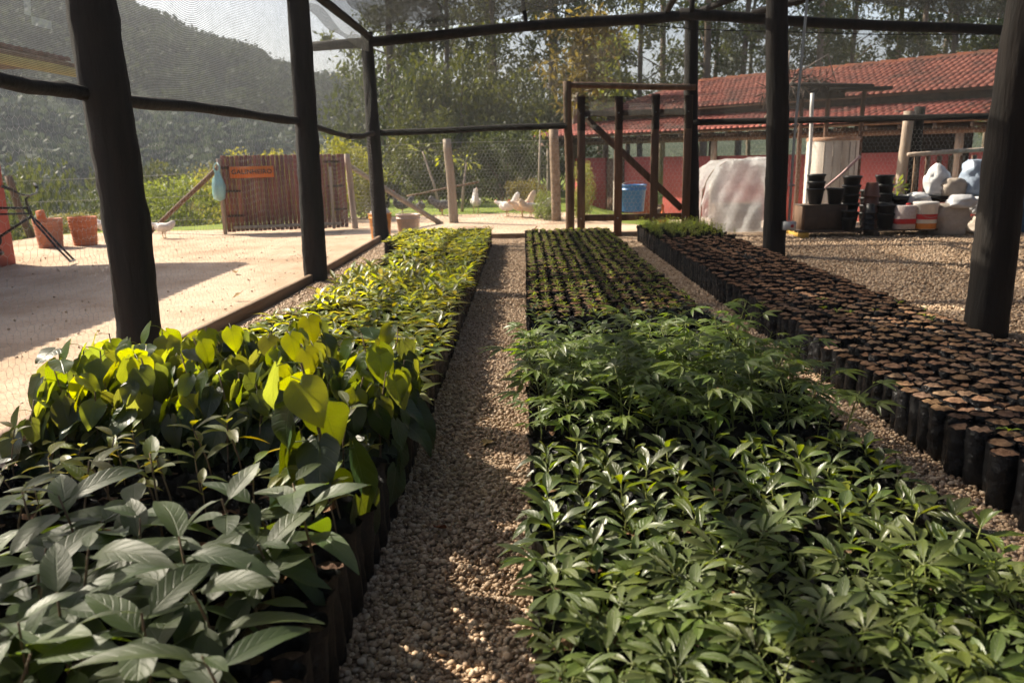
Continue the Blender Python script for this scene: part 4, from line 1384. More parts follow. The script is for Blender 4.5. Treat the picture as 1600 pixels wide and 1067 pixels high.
# ------------------------------------------------------------------ yard: panel, fence, hut
PA, PB = Vector((-4.69, 12.6, 0)), Vector((-2.87, 13.1, 0))
pd = (PB - PA); pl = pd.length; prz = math.atan2(pd.y, pd.x)
pan = thing("plank_panel", "big reddish plank coop door standing upright in the sunny yard", "coop door", PA, prz)
npl = 28
for k in range(npl):
    x0 = k * pl / npl
    part("plank", box(x0 + .003, x0 + pl / npl - .003, -.012 + .006 * (k % 2), .014 + .004 * (k % 3), .03 + rnd(-.006, .006), 1.2 + rnd(-.006, .008), .003), 'plank', pan)
part("frame_rail", box(.1, pl - .12, -.05, -.02, .075, .12, .004), 'grey_wood', pan)
part("frame_post", box(-.06, -.005, -.04, .04, 0, 1.16, .005), 'grey_wood', pan)
part("frame_post", box(pl - .26, pl - .215, -.055, -.02, .02, 1.0, .005), 'grey_wood', pan)
for (x, z) in ((.02, 1.02), (.03, .66), (.05, .28), (pl - .3, 1.08), (pl - .27, .70), (pl - .24, .33)):
    ts = []
    for q in range(6):
        an = np.linspace(0, 2 * PI, 9)
        ts.append(tube([(x + q * .04 + .026 * math.cos(t), -.03 + (.006 if q % 2 else -.006), z + .012 * math.sin(t)) for t in an], .0055, 5, False))
    part("chain", join(ts), 'tar_wood', pan, None, True, "stuff")
# sign
sg = thing("coop_sign", "orange wooden sign lettered GALINHEIRO nailed on the plank panel", "sign", PA + pd.normalized() * .12 + Vector((pd.normalized().y, -pd.normalized().x, 0)) * .035 + Vector((0, 0, .86)), prz)
part("board", box(0, .66, -.012, .012, 0, .175, .004), pm("orange_paint", (.62, .17, .025), (.5, .13, .02), 9, .6, .2, 40), sg)
fc = bpy.data.curves.new("lettering", 'FONT'); fc.body = "GALINHEIRO"; fc.size = .1; fc.extrude = .003; fc.offset = .0016
fc.align_x = 'CENTER'; fc.align_y = 'CENTER'; fc.space_character = 1.06
fo = bpy.data.objects.new("lettering", fc); COL.objects.link(fo)
dg = bpy.context.evaluated_depsgraph_get()
fm = bpy.data.meshes.new_from_object(fo.evaluated_get(dg)); bpy.data.objects.remove(fo)
fm.materials.clear(); fm.materials.append(flat("letter_paint", (.03, .025, .02), .7))
ob("lettering", fm, sg, TR(.33, -.0152, .09, R(90)))
# teal plastic bag hanging on the panel's post
bagm = flat("teal_plastic", (.30, .55, .55), .3, .5, .75, bump=.8, bscale=18)
tb = thing("plastic_bag", "pale teal plastic bag hanging from the panel's post", "plastic bag", PA + Vector((-.03, -.11, .52)), prz)
def crumple(prof, n, seed, amp):
    t = lathe(prof, n, True, False, amp, seed)
    return t
part("sack", crumple([(.02, 0), (.07, .03), (.095, .12), (.10, .22), (.075, .33), (.045, .40), (.035, .46)], 14, 3, .5), bagm, tb, None, True)
for s in (-1, 1):
    part("handle", tube([(s * .03, 0, .44), (s * .045, .02, .52), (s * .01, .05, .58)], [.016, .009, .006], 6), bagm, tb, None, True)
# props and fence posts
def pole(name, label, a, b, r0, r1, mat='grey_wood', seed=0, cat="pole", group=None):
    m = mesh(name, log(Vector((0, 0, 0)), Vector(b) - Vector(a), r0, r1, 10, 8, .012, .12, seed), mat, True)
    return ob(name, m, None, Matrix.Translation(a), label, cat, group)


pole("prop_pole", "slanting wooden prop pole leaning against the plank panel", (-6.15, 13.0, -.02), (-4.72, 12.66, 1.06), .035, .038, 'brown_wood', 1)
pole("brace_pole", "long slanting brace pole of the wire fence by the far corner post", (-1.42, 13.9, -.02), (-3.0, 13.25, 1.12), .045, .04, 'grey_wood', 2)
fn = thing("wire_fence", "hexagonal wire fence on timber posts between the plank panel and the stout fence post", "fence", (0, 0, 0))
part("fence_post", log((-1.22, 14.05, -.1), (-1.30, 14.05, 1.42), .085, .07, 12, 8, .01, .08, 3), 'grey_wood', fn, None, True)
part("fence_post", log((.57, 14.03, -.1), (.53, 14.05, 1.6), .085, .08, 14, 6, .004, .05, 4), 'kerb', fn, None, True, label="stout brownish fence post")
part("fence_post", log((-2.78, 13.2, -.1), (-2.85, 13.2, 1.2), .05, .05, 10, 8, .01, .08, 5), 'grey_wood', fn, None, True)
FA = np.array([-2.8, 13.2]); FB = np.array([.55, 14.08])
part("wire_mesh", hexwire(3.4, 1.3, .062, .0018, lambda a, b: (FA[0] + (FB[0] - FA[0]) * a / 3.46, FA[1] + (FB[1] - FA[1]) * min(1, a / 1.6) - .02, .03 + b)), 'wire', fn, None, False, "stuff")
part("top_wire", tube([(-2.8, 13.2, 1.3), (-1.22, 14.05, 1.36), (.55, 14.05, 1.36)], .004, 4), 'wire', fn)
pole("low_rail", "low brown pole lying between saplings behind the wire fence", (-2.4, 16.6, .35), (-.9, 16.4, .62), .022, .02, 'brown_wood', 7)
lf = thing("yard_fence", "leaning wooden fence post with slack wires at the yard's edge", "fence", (0, 0, 0))
part("fence_post", log((-8.45, 13.7, -.4), (-8.75, 13.7, .95), .07, .06, 10, 8, .02, .15, 8), 'brown_wood', lf, None, True)
for z in (.86, .5, .12):
    part("wire", tube([(-13, 12.2, z - .12), (-11, 13, z - .08), (-8.72, 13.7, z), (-6.8, 13.8, z + .03), (-4.75, 12.75, z + .1)], .004, 4), 'wire', lf)

# hut on the left whose roof shades the yard
hut = thing("red_hut", "red-walled hut with tiled roof at the yard's left edge", "hut", (0, 0, 0))
part("wall", box(-9.6, -5.98, 3.2, 9.25, -.3, 2.2, .01), 'red_wall', hut)
rf = part("roof_deck", join([box(-10.3, -5.52, 2.2, 10.32, 2.28, 2.33, .01).moved(TR())]), 'brown_wood', hut)
part("fascia", box(-5.56, -5.525, 2.2, 10.3, 2.17, 2.275, .004), flat("yellow_paint", (.5, .42, .12), .6), hut)


def tile_t(L, w, n=6, lift=.01):
    """one barrel tile: half-round trough along +Y, wider at the lower end"""
    V, F = [], []
    for y, k, z in ((0, 1.0, lift), (L, .84, 0)):
        for i in range(n + 1):
            a = PI * i / n
            V.append((-math.cos(a) * w * .5 * k, y, z + math.sin(a) * w * .36 * k))
    for i in range(n):
        F.append((i, i + 1, n + 2 + i, n + 1 + i))
    F.append(tuple(range(n, -1, -1)))
    return faces(V, F)


TL = tile_t(.30, .14)
TLM = mesh("tile", TL, 'tile', True)
for k in range(4):
    for j in range(58):
        ob("tile", TLM, rf, TR(-5.53 - k * .25, 2.3 + j * .138, 2.335 + k * .02, R(4), 0, R(90)))

# ------------------------------------------------------------------ farm building
ea = Vector((-.67, .743, 0)).normalized(); eb = Vector((ea.y, -ea.x, 0))
E0 = Vector((3.81, 17.98, 0))
FBm = Matrix(((-ea.x, eb.x, 0, E0.x), (-ea.y, eb.y, 0, E0.y), (0, 0, 1, -.05), (0, 0, 0, 1)))   # local x: towards the near end, y: back, z up
barn = ob("farm_building", None, None, FBm, "long open farm building with two-tier red tiled roof and red half wall", "building")
GZ = -.34


def tiles(parent, x0, x1, y0, z0, y1, z1, hipl=None, limit=300, cnt=[0]):
    """rows of barrel tiles from the eave (y0,z0) up to (y1,z1)"""
    sl = math.hypot(y1 - y0, z1 - z0); pitch = math.atan2(z1 - z0, y1 - y0)
    nr_ = int(sl / .24); rest = []
    for r in range(nr_):
        s = r * sl / nr_
        xa = x0 + (hipl(s / sl) if hipl else 0)
        n = int((x1 - xa) / .133)
        for i in range(n):
            x = x1 - (i + .5) * .133 + rnd(-.006, .006)
            m = TR(x, y0 + s * math.cos(pitch) + rnd(-.012, .012), z0 + s * math.sin(pitch) + .012, pitch - .03, rnd(-.03, .03), rnd(-.02, .02), 1)
            rest.append((x, m))
    rest.sort(key=lambda q: -q[0])
    for x, m in rest[:150]:
        ob("tile", TLM, parent, m)
    if rest[150:]:
        part("tiles", join([TL.moved(m) for x, m in rest[150:]]), 'tile', parent, None, True, "stuff")


lo = part("lower_roof", faces([(-5.3, 0, 1.62), (8.5, 0, 1.62), (8.5, 1.5, 1.98), (-5.3, 1.5, 1.98), (-5.3, 0, 1.58), (8.5, 0, 1.58), (8.5, 1.5, 1.94), (-5.3, 1.5, 1.94)], [(0, 1, 2, 3), (7, 6, 5, 4), (0, 4, 5, 1), (1, 5, 6, 2), (2, 6, 7, 3), (3, 7, 4, 0)]), 'brown_wood', barn)
tiles(lo, -5.3, 8.5, -.05, 1.625, 1.5, 1.985)
ry0, rz0, ry1, rz1 = 1.2, 2.17, 3.7, 2.99
up = part("upper_roof", faces([(-4.2, ry0, rz0), (8.5, ry0, rz0), (8.5, ry1, rz1), (-3.0, ry1, rz1), (-4.2, 6.2, rz0), (8.5, 6.2, rz0)], [(0, 1, 2, 3), (3, 2, 5, 4), (0, 3, 4), (0, 4, 5, 1), (1, 5, 2)]), 'brown_wood', barn)
tiles(up, -4.2, 8.5, ry0 - .06, rz0 + .01, ry1, rz1 + .01, hipl=lambda t: 1.2 * t)
part("ridge_cap", join([tile_t(.45, .25).moved(TR(-3.0 + k * .4, ry1, rz1 + .0, 0, 0, R(-90))) for k in range(29)]), 'tile', up, None, True, "stuff")
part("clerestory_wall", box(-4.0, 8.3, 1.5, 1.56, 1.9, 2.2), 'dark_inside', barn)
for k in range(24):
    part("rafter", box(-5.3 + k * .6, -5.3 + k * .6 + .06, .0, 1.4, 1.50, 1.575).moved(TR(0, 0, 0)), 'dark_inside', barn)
part("wall_plate", box(-5.4, 8.4, .35, .45, 1.40, 1.495), 'brown_wood', barn)
for k, x in enumerate((-5.1, -2.7, .15, 2.9, 5.2, 7.9)):
    part("veranda_post", log((x, .42, GZ - .1), (x, .42, 1.42), .075, .07, 10, 6, .004, .06, 200 + k), 'concrete' if k % 2 else 'grey_wood', barn, None, True)
for k, (xa, xb) in enumerate(((-4.2, -3.15), (-2.5, -1.5), (-1.3, 2.7), (3.05, 5.05), (5.35, 8.4))):
    ww = part("half_wall", box(xa, xb, .5, .57, GZ - .1, 1.08 + .01 * (k % 2)), 'red_wall', barn)
part("door_panel", box(-3.1, -2.55, .52, .58, GZ - .05, 1.06), 'brown_wood', barn)
part("back_wall", box(-5.0, 8.4, 5.6, 5.7, GZ - .1, .75), 'red_wall', barn)
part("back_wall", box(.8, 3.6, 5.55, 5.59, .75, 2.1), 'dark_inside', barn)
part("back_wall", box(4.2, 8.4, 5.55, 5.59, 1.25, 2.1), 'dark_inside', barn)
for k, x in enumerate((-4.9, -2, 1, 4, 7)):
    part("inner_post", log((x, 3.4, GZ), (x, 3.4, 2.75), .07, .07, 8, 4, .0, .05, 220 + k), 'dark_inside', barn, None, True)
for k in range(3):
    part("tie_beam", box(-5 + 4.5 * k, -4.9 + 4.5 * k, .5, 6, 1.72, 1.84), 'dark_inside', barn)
part("floor_slab", box(-5.2, 8.5, .3, 6, GZ - .2, GZ + .02), 'concrete', barn)

# ------------------------------------------------------------------ things around the shade house
black_p = flat("black_plastic", (.014, .014, .015), .45, .4, rnd=(0, 0, .4))
brown_p = flat("brown_plastic", (.14, .06, .04), .5, .4)
POT = lathe([(.075, 0), (.080, .01), (.105, .17), (.114, .172), (.116, .2), (.108, .202), (.1, .19), (.074, .015)], 20, True, True)
POTM = mesh("plant_pot", POT, black_p, True)
POTB = mesh("plant_pot", POT, brown_p, True)


def potstack(x, y, z, n, s, labels, me=None, step=.11, flip=False):
    for k in range(n):
        m = TR(x + rnd(-.006, .006), y + rnd(-.006, .006), z + k * step * s, 0, 0, rnd(0, 6), s) if not flip else TR(x, y, z + k * step * s + .2 * s, PI, 0, rnd(0, 6), s)
        ob("plant_pot", me or POTM, None, m, labels % (["lowest", "second", "third", "fourth", "fifth", "topmost"][k if k < n - 1 else 5]), "plant pot", "stacked nursery pots")


YP = 10.62
pal = thing("pallet", "low wooden pallet with yellow end under the nursery pots", "pallet", (3.55, YP - .3, 0))
for k in range(4):
    part("deck_board", box(0, 2.0, .02 + k * .18, .15 + k * .18, .075, .10, .003), 'dark_inside', pal)
for k in range(3):
    part("bearer", box(.02 + .9 * k, .11 + .9 * k, 0, .7, 0, .073, .003), flat("yellow_bearer", (.5, .3, .05), .7) if k == 0 else 'dark_inside', pal)
cr = thing("crate", "dark wooden box at the yellow end of the pallet", "crate", (3.62, YP - .22, .102))
for nm, b in (("side_panel", box(0, .52, 0, .018, 0, .30, .003)), ("side_panel", box(0, .52, .36, .378, 0, .30, .003)), ("end_panel", box(-.018, 0, 0, .378, 0, .30, .003)), ("end_panel", box(.52, .538, 0, .378, 0, .30, .003)), ("lid", box(-.02, .54, -.004, .384, .302, .318, .003))):
    part(nm, b, 'dark_inside' if nm != "end_panel" else 'brown_wood', cr)
potstack(3.80, YP - .05, .425, 3, 1.0, "%s black pot of the tall stack standing on the dark box", step=.09)
potstack(4.04, YP - .08, .425, 1, 1.0, "single black pot on the dark box beside the tall stack%.0s")
potstack(4.27, YP, .102, 5, 1.05, "%s black pot of the stack behind the dark box's end")
potstack(4.16, YP - .26, .102, 2, .8, "%s small black pot in front of the dark box's end")
potstack(4.50, YP - .1, .102, 5, .92, "%s brown pot of the reddish stack in the middle of the pallet", POTB, flip=True)
potstack(4.42, YP - .28, .102, 4, .62, "%s small pot of the thin stack before the reddish pots", flip=True)
potstack(4.74, YP + .08, .102, 5, 1.05, "%s black pot of the stack behind the square tin")
potstack(4.66, YP - .2, .102, 2, 1.0, "%s black pot beside the square tin")
potstack(4.62, YP + .3, .102, 4, .9, "%s black pot of the stack hidden at the back of the pallet")
sp = thing("small_potted_plant", "small green potted plant behind the white bucket", "potted plant", (5.0, YP + .3, .1))
part("pot", POT.moved(TR(s=2.0)), black_p, sp, None, True)
part("foliage", leaf_cloud(clumps([(0, 0, .52)], [.12], 60, 3), .07, 3, -.3, .5), 'shrub_leaf', sp, kind="stuff")
# tin and bucket with red bands
wht = flat("white_tin", (.72, .68, .64), .5, .4, .85, 40)
redp = flat("red_print", (.55, .03, .03), .5)
orn = flat("orange_print", (.62, .2, .03), .5)
tin = thing("square_tin", "square white tin with a red band on the pallet", "tin", (4.74, YP - .36, .102))
part("body", box(0, .235, 0, .2, 0, .30, .008), pm("speckled_tin", (.72, .66, .62), (.45, .32, .3), 60, .5, .1, 40), tin)
part("band", box(-.002, .237, -.002, .202, .065, .135, .004), redp, tin)
part("cap", lathe([(.03, 0), (.03, .02), (.02, .025)], 12, True, True).moved(TR(.17, .1, .3)), redp, tin)
bk = thing("white_bucket", "round white bucket with red and orange bands on the pallet", "bucket", (5.12, YP - .28, .102))
part("body", lathe([(.135, 0), (.14, .005), (.148, .30), (.152, .305), (.152, .335), (.146, .34), (.05, .345)], 28, True, True), wht, bk, None, True)
part("band", lathe([(.1445, .125), (.1475, .19)], 28, False), redp, bk, None, True)
part("band", lathe([(.1405, .006), (.1435, .075)], 28, False), orn, bk, None, True)
part("handle", tube([(.15 * math.cos(a), -.15 * .5 - .07 * math.sin(a) * 0 - .09, .27 - .12 * math.sin(a)) for a in np.linspace(0, PI, 9)], .003, 5), 'wire', bk, None, True)
# sacks and bags
def sack(name, label, x, y, z, w, d, h, mat, seed, neck=.5, cat="sack", lean=0):
    rg = np.random.default_rng(seed)
    secs = []
    for t in np.linspace(0, 1, 11):
        k = 1.0 if t < .55 else 1 - (1 - neck) * ((t - .55) / .45) ** 1.4
        k *= .85 + .15 * min(1, t * 8)
        secs.append((k, t))
    V, F = [], []
    n = 18
    ph = rg.random(4) * 6
    for k, t in secs:
        for i in range(n):
            a = 2 * PI * i / n
            q = 1 + .08 * math.sin(3 * a + ph[0] + t * 5) + .06 * math.sin(5 * a + ph[1] - t * 9) + .17 * (rg.random() - .5) * (1 + t)
            V.append((w * .5 * k * q * math.copysign(abs(math.cos(a)) ** .7, math.cos(a)) + lean * t, d * .5 * k * q * math.copysign(abs(math.sin(a)) ** .7, math.sin(a)), h * t + .02 * h * (rg.random() - .5)))
    m = len(secs)
    for j in range(m - 1):
        for i in range(n):
            F.append((j * n + i, j * n + (i + 1) % n, (j + 1) * n + (i + 1) % n, (j + 1) * n + i))
    F.append(tuple(range(n - 1, -1, -1))); F.append(tuple(range((m - 1) * n, m * n)))
    th = thing(name, label, cat, (x, y, z))
    part("sack_body", faces(V, F), mat, th, None, False)
    return th


bei = flat("woven_sack", (.47, .40, .34), .8, .15, .8, 14, bump=.6, bscale=60)
whb = flat("white_film", (.66, .66, .68), .45, .4, .8, 10, bump=.7, bscale=16)
blb = flat("bluish_film", (.36, .44, .56), .45, .4, .7, 7, bump=.7, bscale=16)
sack("feed_sack", "upright beige woven sack on the gravel beside the white bucket", 5.47, YP - .22, 0.01, .42, .3, .40, bei, 31, .8)
s2 = sack("folded_sack_top", "white crumpled sack lying over the mouth of the beige sack", 5.55, YP - .25, .36, .34, .3, .16, whb, 32, .55, "sack", .05)
tbl = thing("cart_frame", "black-topped low table with pale bent legs behind the sacks", "table", (5.35, YP + .15, 0))
part("top", box(-.3, .95, 0, .5, .44, .48, .006), 'tar_wood', tbl)
for (x, y) in ((-.25, .05), (.5, .02), (.9, .05), (.9, .45), (-.25, .45)):
    part("leg", tube([(x, y, 0), (x + .02, y, .15), (x - .02, y, .3), (x - .04, y, .44)], .014, 6), 'grey_wood', tbl, None, True)
sack("film_bag", "tall pointed white bag leaning on the low table", 5.55, YP + .3, .485, .32, .26, .42, whb, 33, .15, "bag", -.03)
sack("film_bag", "small beige-white bag beside the pointed white bag on the low table", 5.68, YP + .18, .485, .3, .25, .23, bei, 34, .6, "bag")
sack("film_bag", "big bluish plastic bundle on the low table by the thick post", 6.02, YP + .2, .485, .42, .36, .46, blb, 35, .7, "bag")
sack("film_bag", "white film bag hanging low under the bluish bundle", 5.95, YP - .05, .26, .3, .2, .22, whb, 36, .8, "bag")
sack("film_bag", "grey bag lying under the low table", 5.98, YP - .1, .01, .36, .3, .22, bei, 37, .8, "bag")
sack("film_bag", "clear crumpled film bag behind the white bucket", 5.22, YP + .15, .40, .3, .25, .14, whb, 38, .4, "bag")
# slatted bench back and log by the barn
bn = thing("slatted_bench", "wooden bench with upright slats behind the white bags", "bench", (5.5, 11.55, 0))
part("top_rail", log((-.1, 0, 1.02), (1.1, 0, 1.08), .03, .03, 8, 6, .006, .1, 1), 'grey_wood', bn, None, True)
for k in range(7):
    part("slat", box(k * .16, k * .16 + .055, -.02, .02, .42, 1.0, .004), 'brown_wood', bn)
part("seat", box(-.1, 1.1, -.45, .02, .38, .42, .006), 'dark_inside', bn)
for x in (-.05, 1.0):
    part("leg", box(x, x + .06, -.42, -.36, 0, .38, .004), 'dark_inside', bn); part("leg", box(x, x + .06, -.04, .0, 0, .38, .004), 'dark_inside', bn)
pole("log_post", "pale peeling log post standing behind the pots", (5.42, 11.75, -.1), (5.46, 11.75, 1.62), .075, .07, 'grey_wood', 15, "post")
pole("dark_log_post", "dark log post standing against the pale peeling one", (5.60, 11.8, -.1), (5.63, 11.8, 1.68), .08, .075, 'tar_wood', 16, "post")
# white tank, white pole, rough frame with dark roof
tk = thing("white_tank", "stained white cylindrical tank behind the nursery pots", "tank", (4.70, 12.5, 0))
tv = []
part("shell", lathe([(.37, -.05), (.375, .1), (.378, .6), (.375, 1.22), (.37, 1.28), (.355, 1.285)], 36, True, True, .006, 2), pm("stained_white", (.62, .58, .52), (.44, .36, .3), 3.0, .7, .3, 20, .2, (3, 3, .6)), tk, None, True)
part("rim", lathe([(.382, 1.24), (.386, 1.27), (.375, 1.29)], 36, False), pm("rust", (.28, .14, .08), (.4, .26, .18), 12, .8), tk, None, True)
for k in range(5):
    a = -PI / 2 + (k - 2) * .33
    part("seam", box(-.005, .005, -.004, .004, 0, 1.22).moved(TR(.379 * math.cos(a), .379 * math.sin(a), 0, 0, 0, a)), 'grey_wood', tk)
pole("white_pipe", "slim white pipe standing beside the stained tank", (4.26, 12.2, -.05), (4.24, 12.2, 1.92), .028, .028, flat("white_pipe_paint", (.75, .73, .70), .4), 17, "pipe")
fr = thing("pole_frame", "rough pole frame topped by dark boards and dead stalks above the tank", "frame", (4.6, 12.9, 0))
for (x, y, h) in ((-.28, 0, 2.05), (.12, 0, 2.1), (.62, -.1, 2.0)):
    part("post", log((x, y, -.2), (x + .02, y, h), .04, .035, 8, 6, .008, .1, int(h * 10)), 'brown_wood', fr, None, True)
part("board", box(-.65, .55, -.2, -.05, 2.06, 2.11, .004).moved(TR(0, 0, 0, R(8), R(2))), 'tar_wood', fr)
part("board", box(.1, 1.0, -.25, .1, 1.98, 2.03, .004), 'tar_wood', fr)
part("board", box(-.5, .35, -.1, .25, 1.88, 2.06, .004), 'tar_wood', fr)
part("dead_stalks", leaf_cloud(clumps([(-.45, 0, 2.1), (-.25, 0, 2.12), (-.7, 0, 1.95), (0, 0, 2.1)], [.22, .25, .2, .2], 120, 8), .22, 8, .8, .08), 'dark_inside', fr, kind="stuff")
for k, pts in enumerate(([(-.75, 0, 1.6), (-.6, 0, 1.95), (-.3, 0, 2.3), (.05, -.1, 2.52), (.2, -.1, 2.1)], [(-.9, 0, 1.5), (-.55, 0, 2.0), (-.5, .0, 2.6)])):
    part("branch", tube(pts, [.02, .018, .014, .01, .008][:len(pts)], 6), 'grey_wood', fr, None, True)
pole("broom_stick", "pinkish stick leaning out of the pots in front of the white tank", (3.95, YP + .1, .6), (4.42, YP + .15, 1.02), .014, .02, flat("pink_stick", (.55, .36, .34), .6), 18, "stick")
# barrel and cyan box at the far right
br_ = thing("blue_barrel", "blue plastic barrel beside the thick post by the open gravel", "barrel", (6.72, 10.55, 0))
part("shell", lathe([(.2, 0), (.23, .02), (.25, .2), (.235, .22), (.235, .26), (.25, .28), (.24, .55), (.2, .62), (.18, .625)], 26, True, True), flat("barrel_blue", (.03, .12, .25), .4), br_, None, True)
part("lid", lathe([(.19, .626), (.19, .65), (.05, .655)], 26, True, True), flat("barrel_lid", (.03, .1, .2), .4), br_, None, True)
cb = thing("cyan_box", "bright cyan plastic box stacked above the blue barrel", "box", (6.55, 10.75, .66))
part("shell", box(0, .5, 0, .35, 0, .5, .02), flat("cyan_plastic", (.03, .42, .58), .4), cb)
part("lid", box(-.01, .51, -.01, .36, .502, .53, .01), flat("cyan_lid", (.05, .5, .62), .4), cb)
pole("bent_cane", "bent yellow cane standing by the thick post", (6.72, 10.3, 0), (6.35, 10.3, 2.0), .014, .01, flat("yellow_cane", (.6, .45, .08), .5), 19, "cane")

# plastic film tunnel
m, nt, b = nmat("clear_film")
b.inputs["Base Color"].default_value = (.80, .82, .84, 1); b.inputs["Roughness"].default_value = .14
tp = nt.nodes.new("ShaderNodeBsdfTransparent"); tl = nt.nodes.new("ShaderNodeBsdfTranslucent"); tl.inputs[0].default_value = (.8, .82, .84, 1)
m1 = nt.nodes.new("ShaderNodeMixShader"); m1.inputs[0].default_value = .5
lk(nt, b.outputs[0], m1.inputs[1]); lk(nt, tl.outputs[0], m1.inputs[2])
m2 = nt.nodes.new("ShaderNodeMixShader")
lk(nt, ramp(nt, noise(nt, coords(nt), 2.6, 4), [(.36, (.46, .46, .46)), (.64, (.8, .8, .8))]), m2.inputs[0])
lk(nt, tp.outputs[0], m2.inputs[1]); lk(nt, m1.outputs[0], m2.inputs[2]); lk(nt, m2.outputs[0], nt.nodes["Material Output"].inputs[0])
bp = nt.nodes.new("ShaderNodeBump"); bp.inputs["Strength"].default_value = .9; bp.inputs["Distance"].default_value = .04
lk(nt, noise(nt, coords(nt), 6, 5), bp.inputs["Height"]); lk(nt, bp.outputs[0], b.inputs["Normal"])
film = m
TX0, TX1, TY0 = 2.50, 3.72, 11.42


def tunnel_prof(t):
    """outline in XZ from the left foot, over the rounded shoulder, along the top to the right foot"""
    P = [(0, 0), (0, .35), (.02, .6), (.09, .78), (.2, .91), (.36, .985), (.55, 1.0), (.8, 1.0), (.98, 1.03), (1.06, 1.0), (1.14, .7), (1.2, .3), (1.22, 0)]
    s = t * (len(P) - 1); i = min(int(s), len(P) - 2); f = s - i
    return (P[i][0] * (1 - f) + P[i + 1][0] * f, P[i][1] * (1 - f) + P[i + 1][1] * f)


tun = thing("film_tunnel", "low tunnel of crumpled clear plastic film beyond the soil bags", "plastic tunnel", (TX0, TY0, 0))
rgf = np.random.default_rng(77)
fcov = grid(30, 8, lambda u, v: (tunnel_prof(u)[0], v * .95, tunnel_prof(u)[1]))
fcov.V += rgf.normal(size=fcov.V.shape) * np.array([.007, .012, .007])
part("film_cover", fcov, film, tun, None, False)


def front(u, v):
    x = .005 + 1.2 * u
    top = float(np.interp(x, [0, .02, .09, .2, .36, .55, .98, 1.06, 1.14, 1.22], [.4, .6, .78, .91, .985, 1.0, 1.03, 1.0, .7, .02]))
    y = -.03 + .03 * math.sin(x * 9 + v * 7) * math.sin(v * 5) + .018 * math.sin(x * 23 - v * 11) - .10 * (1 - v) ** 2 * math.sin(x * 2.6)
    return (x, y, top * v)


ffr = grid(20, 16, front)
ffr.V += rgf.normal(size=ffr.V.shape) * np.array([.008, .010, .007])
ffr.V[:, 2] = np.maximum(ffr.V[:, 2], .004)
part("film_front", ffr, film, tun, None, False)
for y in (.03, .5, .92):
    part("hoop", tube([(tunnel_prof(t)[0] * .985 + .008, y, tunnel_prof(t)[1] * .985) for t in np.linspace(0, 1, 20)], .01, 6), 'grey_wood', tun, None, True)
part("inner_crate", box(.3, .95, .3, .7, 0, .38, .01), 'kerb', tun)

# buckets at the far corner
def bucket(name, label, x, y, r, h, mat, fill=None):
    th = thing(name, label, "bucket", (x, y, .002))
    part("body", lathe([(r * .82, 0), (r * .84, .006), (r * .97, h * .8), (r * 1.03, h * .805), (r * 1.03, h * .84), (r * .98, h * .85), (r, h * .97), (r * 1.05, h * .975), (r * 1.05, h), (r * .97, h), (r * .93, h * .9), (r * .8, .02)], 26, True, True), mat, th, None, True)
    part("handle", tube([(r * 1.04 * math.cos(a), r * .5 * math.sin(a) - .02, h * .9 - .4 * h * math.sin(a) * .6) for a in np.linspace(PI, 2 * PI, 10)], .004, 5), 'wire', th, None, True)
    return th


ob_ = bucket("orange_bucket", "bright orange bucket behind the far corner post", -2.03, 11.32, .16, .36, flat("orange_plastic", (.75, .28, .01), .35))
part("rubbish", lathe([(.1, .33), (.12, .38), (.08, .44), (.03, .47)], 10, True, True, .6, 4), whb, ob_)
bucket("white_pail", "milky white pail beside the orange bucket", -1.66, 11.5, .17, .33, flat("milky_plastic", (.68, .52, .44), .45))
bl = bucket("blue_bin", "big blue bin standing behind the gate by the red half wall", 2.16, 16.0, .26, .52, flat("bin_blue", (.025, .13, .32), .4))
for k, (x, y) in enumerate(((-6.55, 10.95), (-6.20, 11.2))):
    th = thing("terracotta_planter", ("ridged terracotta planter nearer the bicycle", "ridged terracotta planter farther from the bicycle")[k], "planter", (x, y, 0), group="terracotta planters")
    prof = [(.14, 0)]
    for q in range(9):
        z = .01 + q * .041
        prof += [(.15 + q * .004, z), (.155 + q * .004, z + .028), (.148 + q * .004, z + .034)]
    part("body", lathe(prof + [(.185, .385), (.185, .40), (.17, .40), (.165, .34)], 24, True, True, .03, k), 'terracotta', th, None, True)
    part("soil", soil_t(.165, .345, .02, k), 'soil', th, None, True)
cs_ = thing("clay_shard", "upright broken clay piece on the terracotta planter", "clay piece", (-6.62, 10.97, .345))
part("shard", box(-.06, .05, -.015, .015, 0, .17, .01).moved(TR(0, 0, 0, 0, R(-8), 0)), 'terracotta', cs_)

# bicycle without its front wheel, resting on the fork
bkm = flat("bike_black", (.02, .02, .022), .35, .5)
bike = thing("bicycle", "old black bicycle without front wheel resting on its fork at the left edge", "bicycle", (-5.22, 9.1, 0), R(186))
def bt(name, pts, r, mat=bkm, n=8): return part(name, tube(pts, r, n), mat, bike, None, True)
HD, HDb, BB, SEAT, RH = (.40, 0, .66), (.37, 0, .54), (.80, 0, .30), (.98, 0, .72), (1.22, 0, .33)
fk = bt("fork", [(.0, .05, .03), (.12, .05, .18), (.33, .04, .48), (.37, 0, .54)], .013)
part("fork_blade", tube([(.0, -.05, .03), (.12, -.05, .18), (.33, -.04, .48), (.37, 0, .54)], .013, 8), bkm, fk, None, True)
part("hub", tube([(0, -.07, .03), (0, .07, .03)], .012, 8), flat("bare_metal", (.6, .58, .55), .4), fk, None, True)
bt("head_tube", [HDb, HD], .019)
bt("top_tube", [(.395, 0, .64), (.97, 0, .66)], .014)
bt("second_tube", [(.385, 0, .58), (.95, 0, .58)], .011)
bt("down_tube", [(.375, 0, .55), BB], .016)
bt("seat_tube", [BB, SEAT], .014)
for s in (-1, 1):
    bt("chain_stay", [BB, (1.22, s * .06, .33)], .009); bt("seat_stay", [(.96, 0, .64), (1.22, s * .06, .33)], .008)
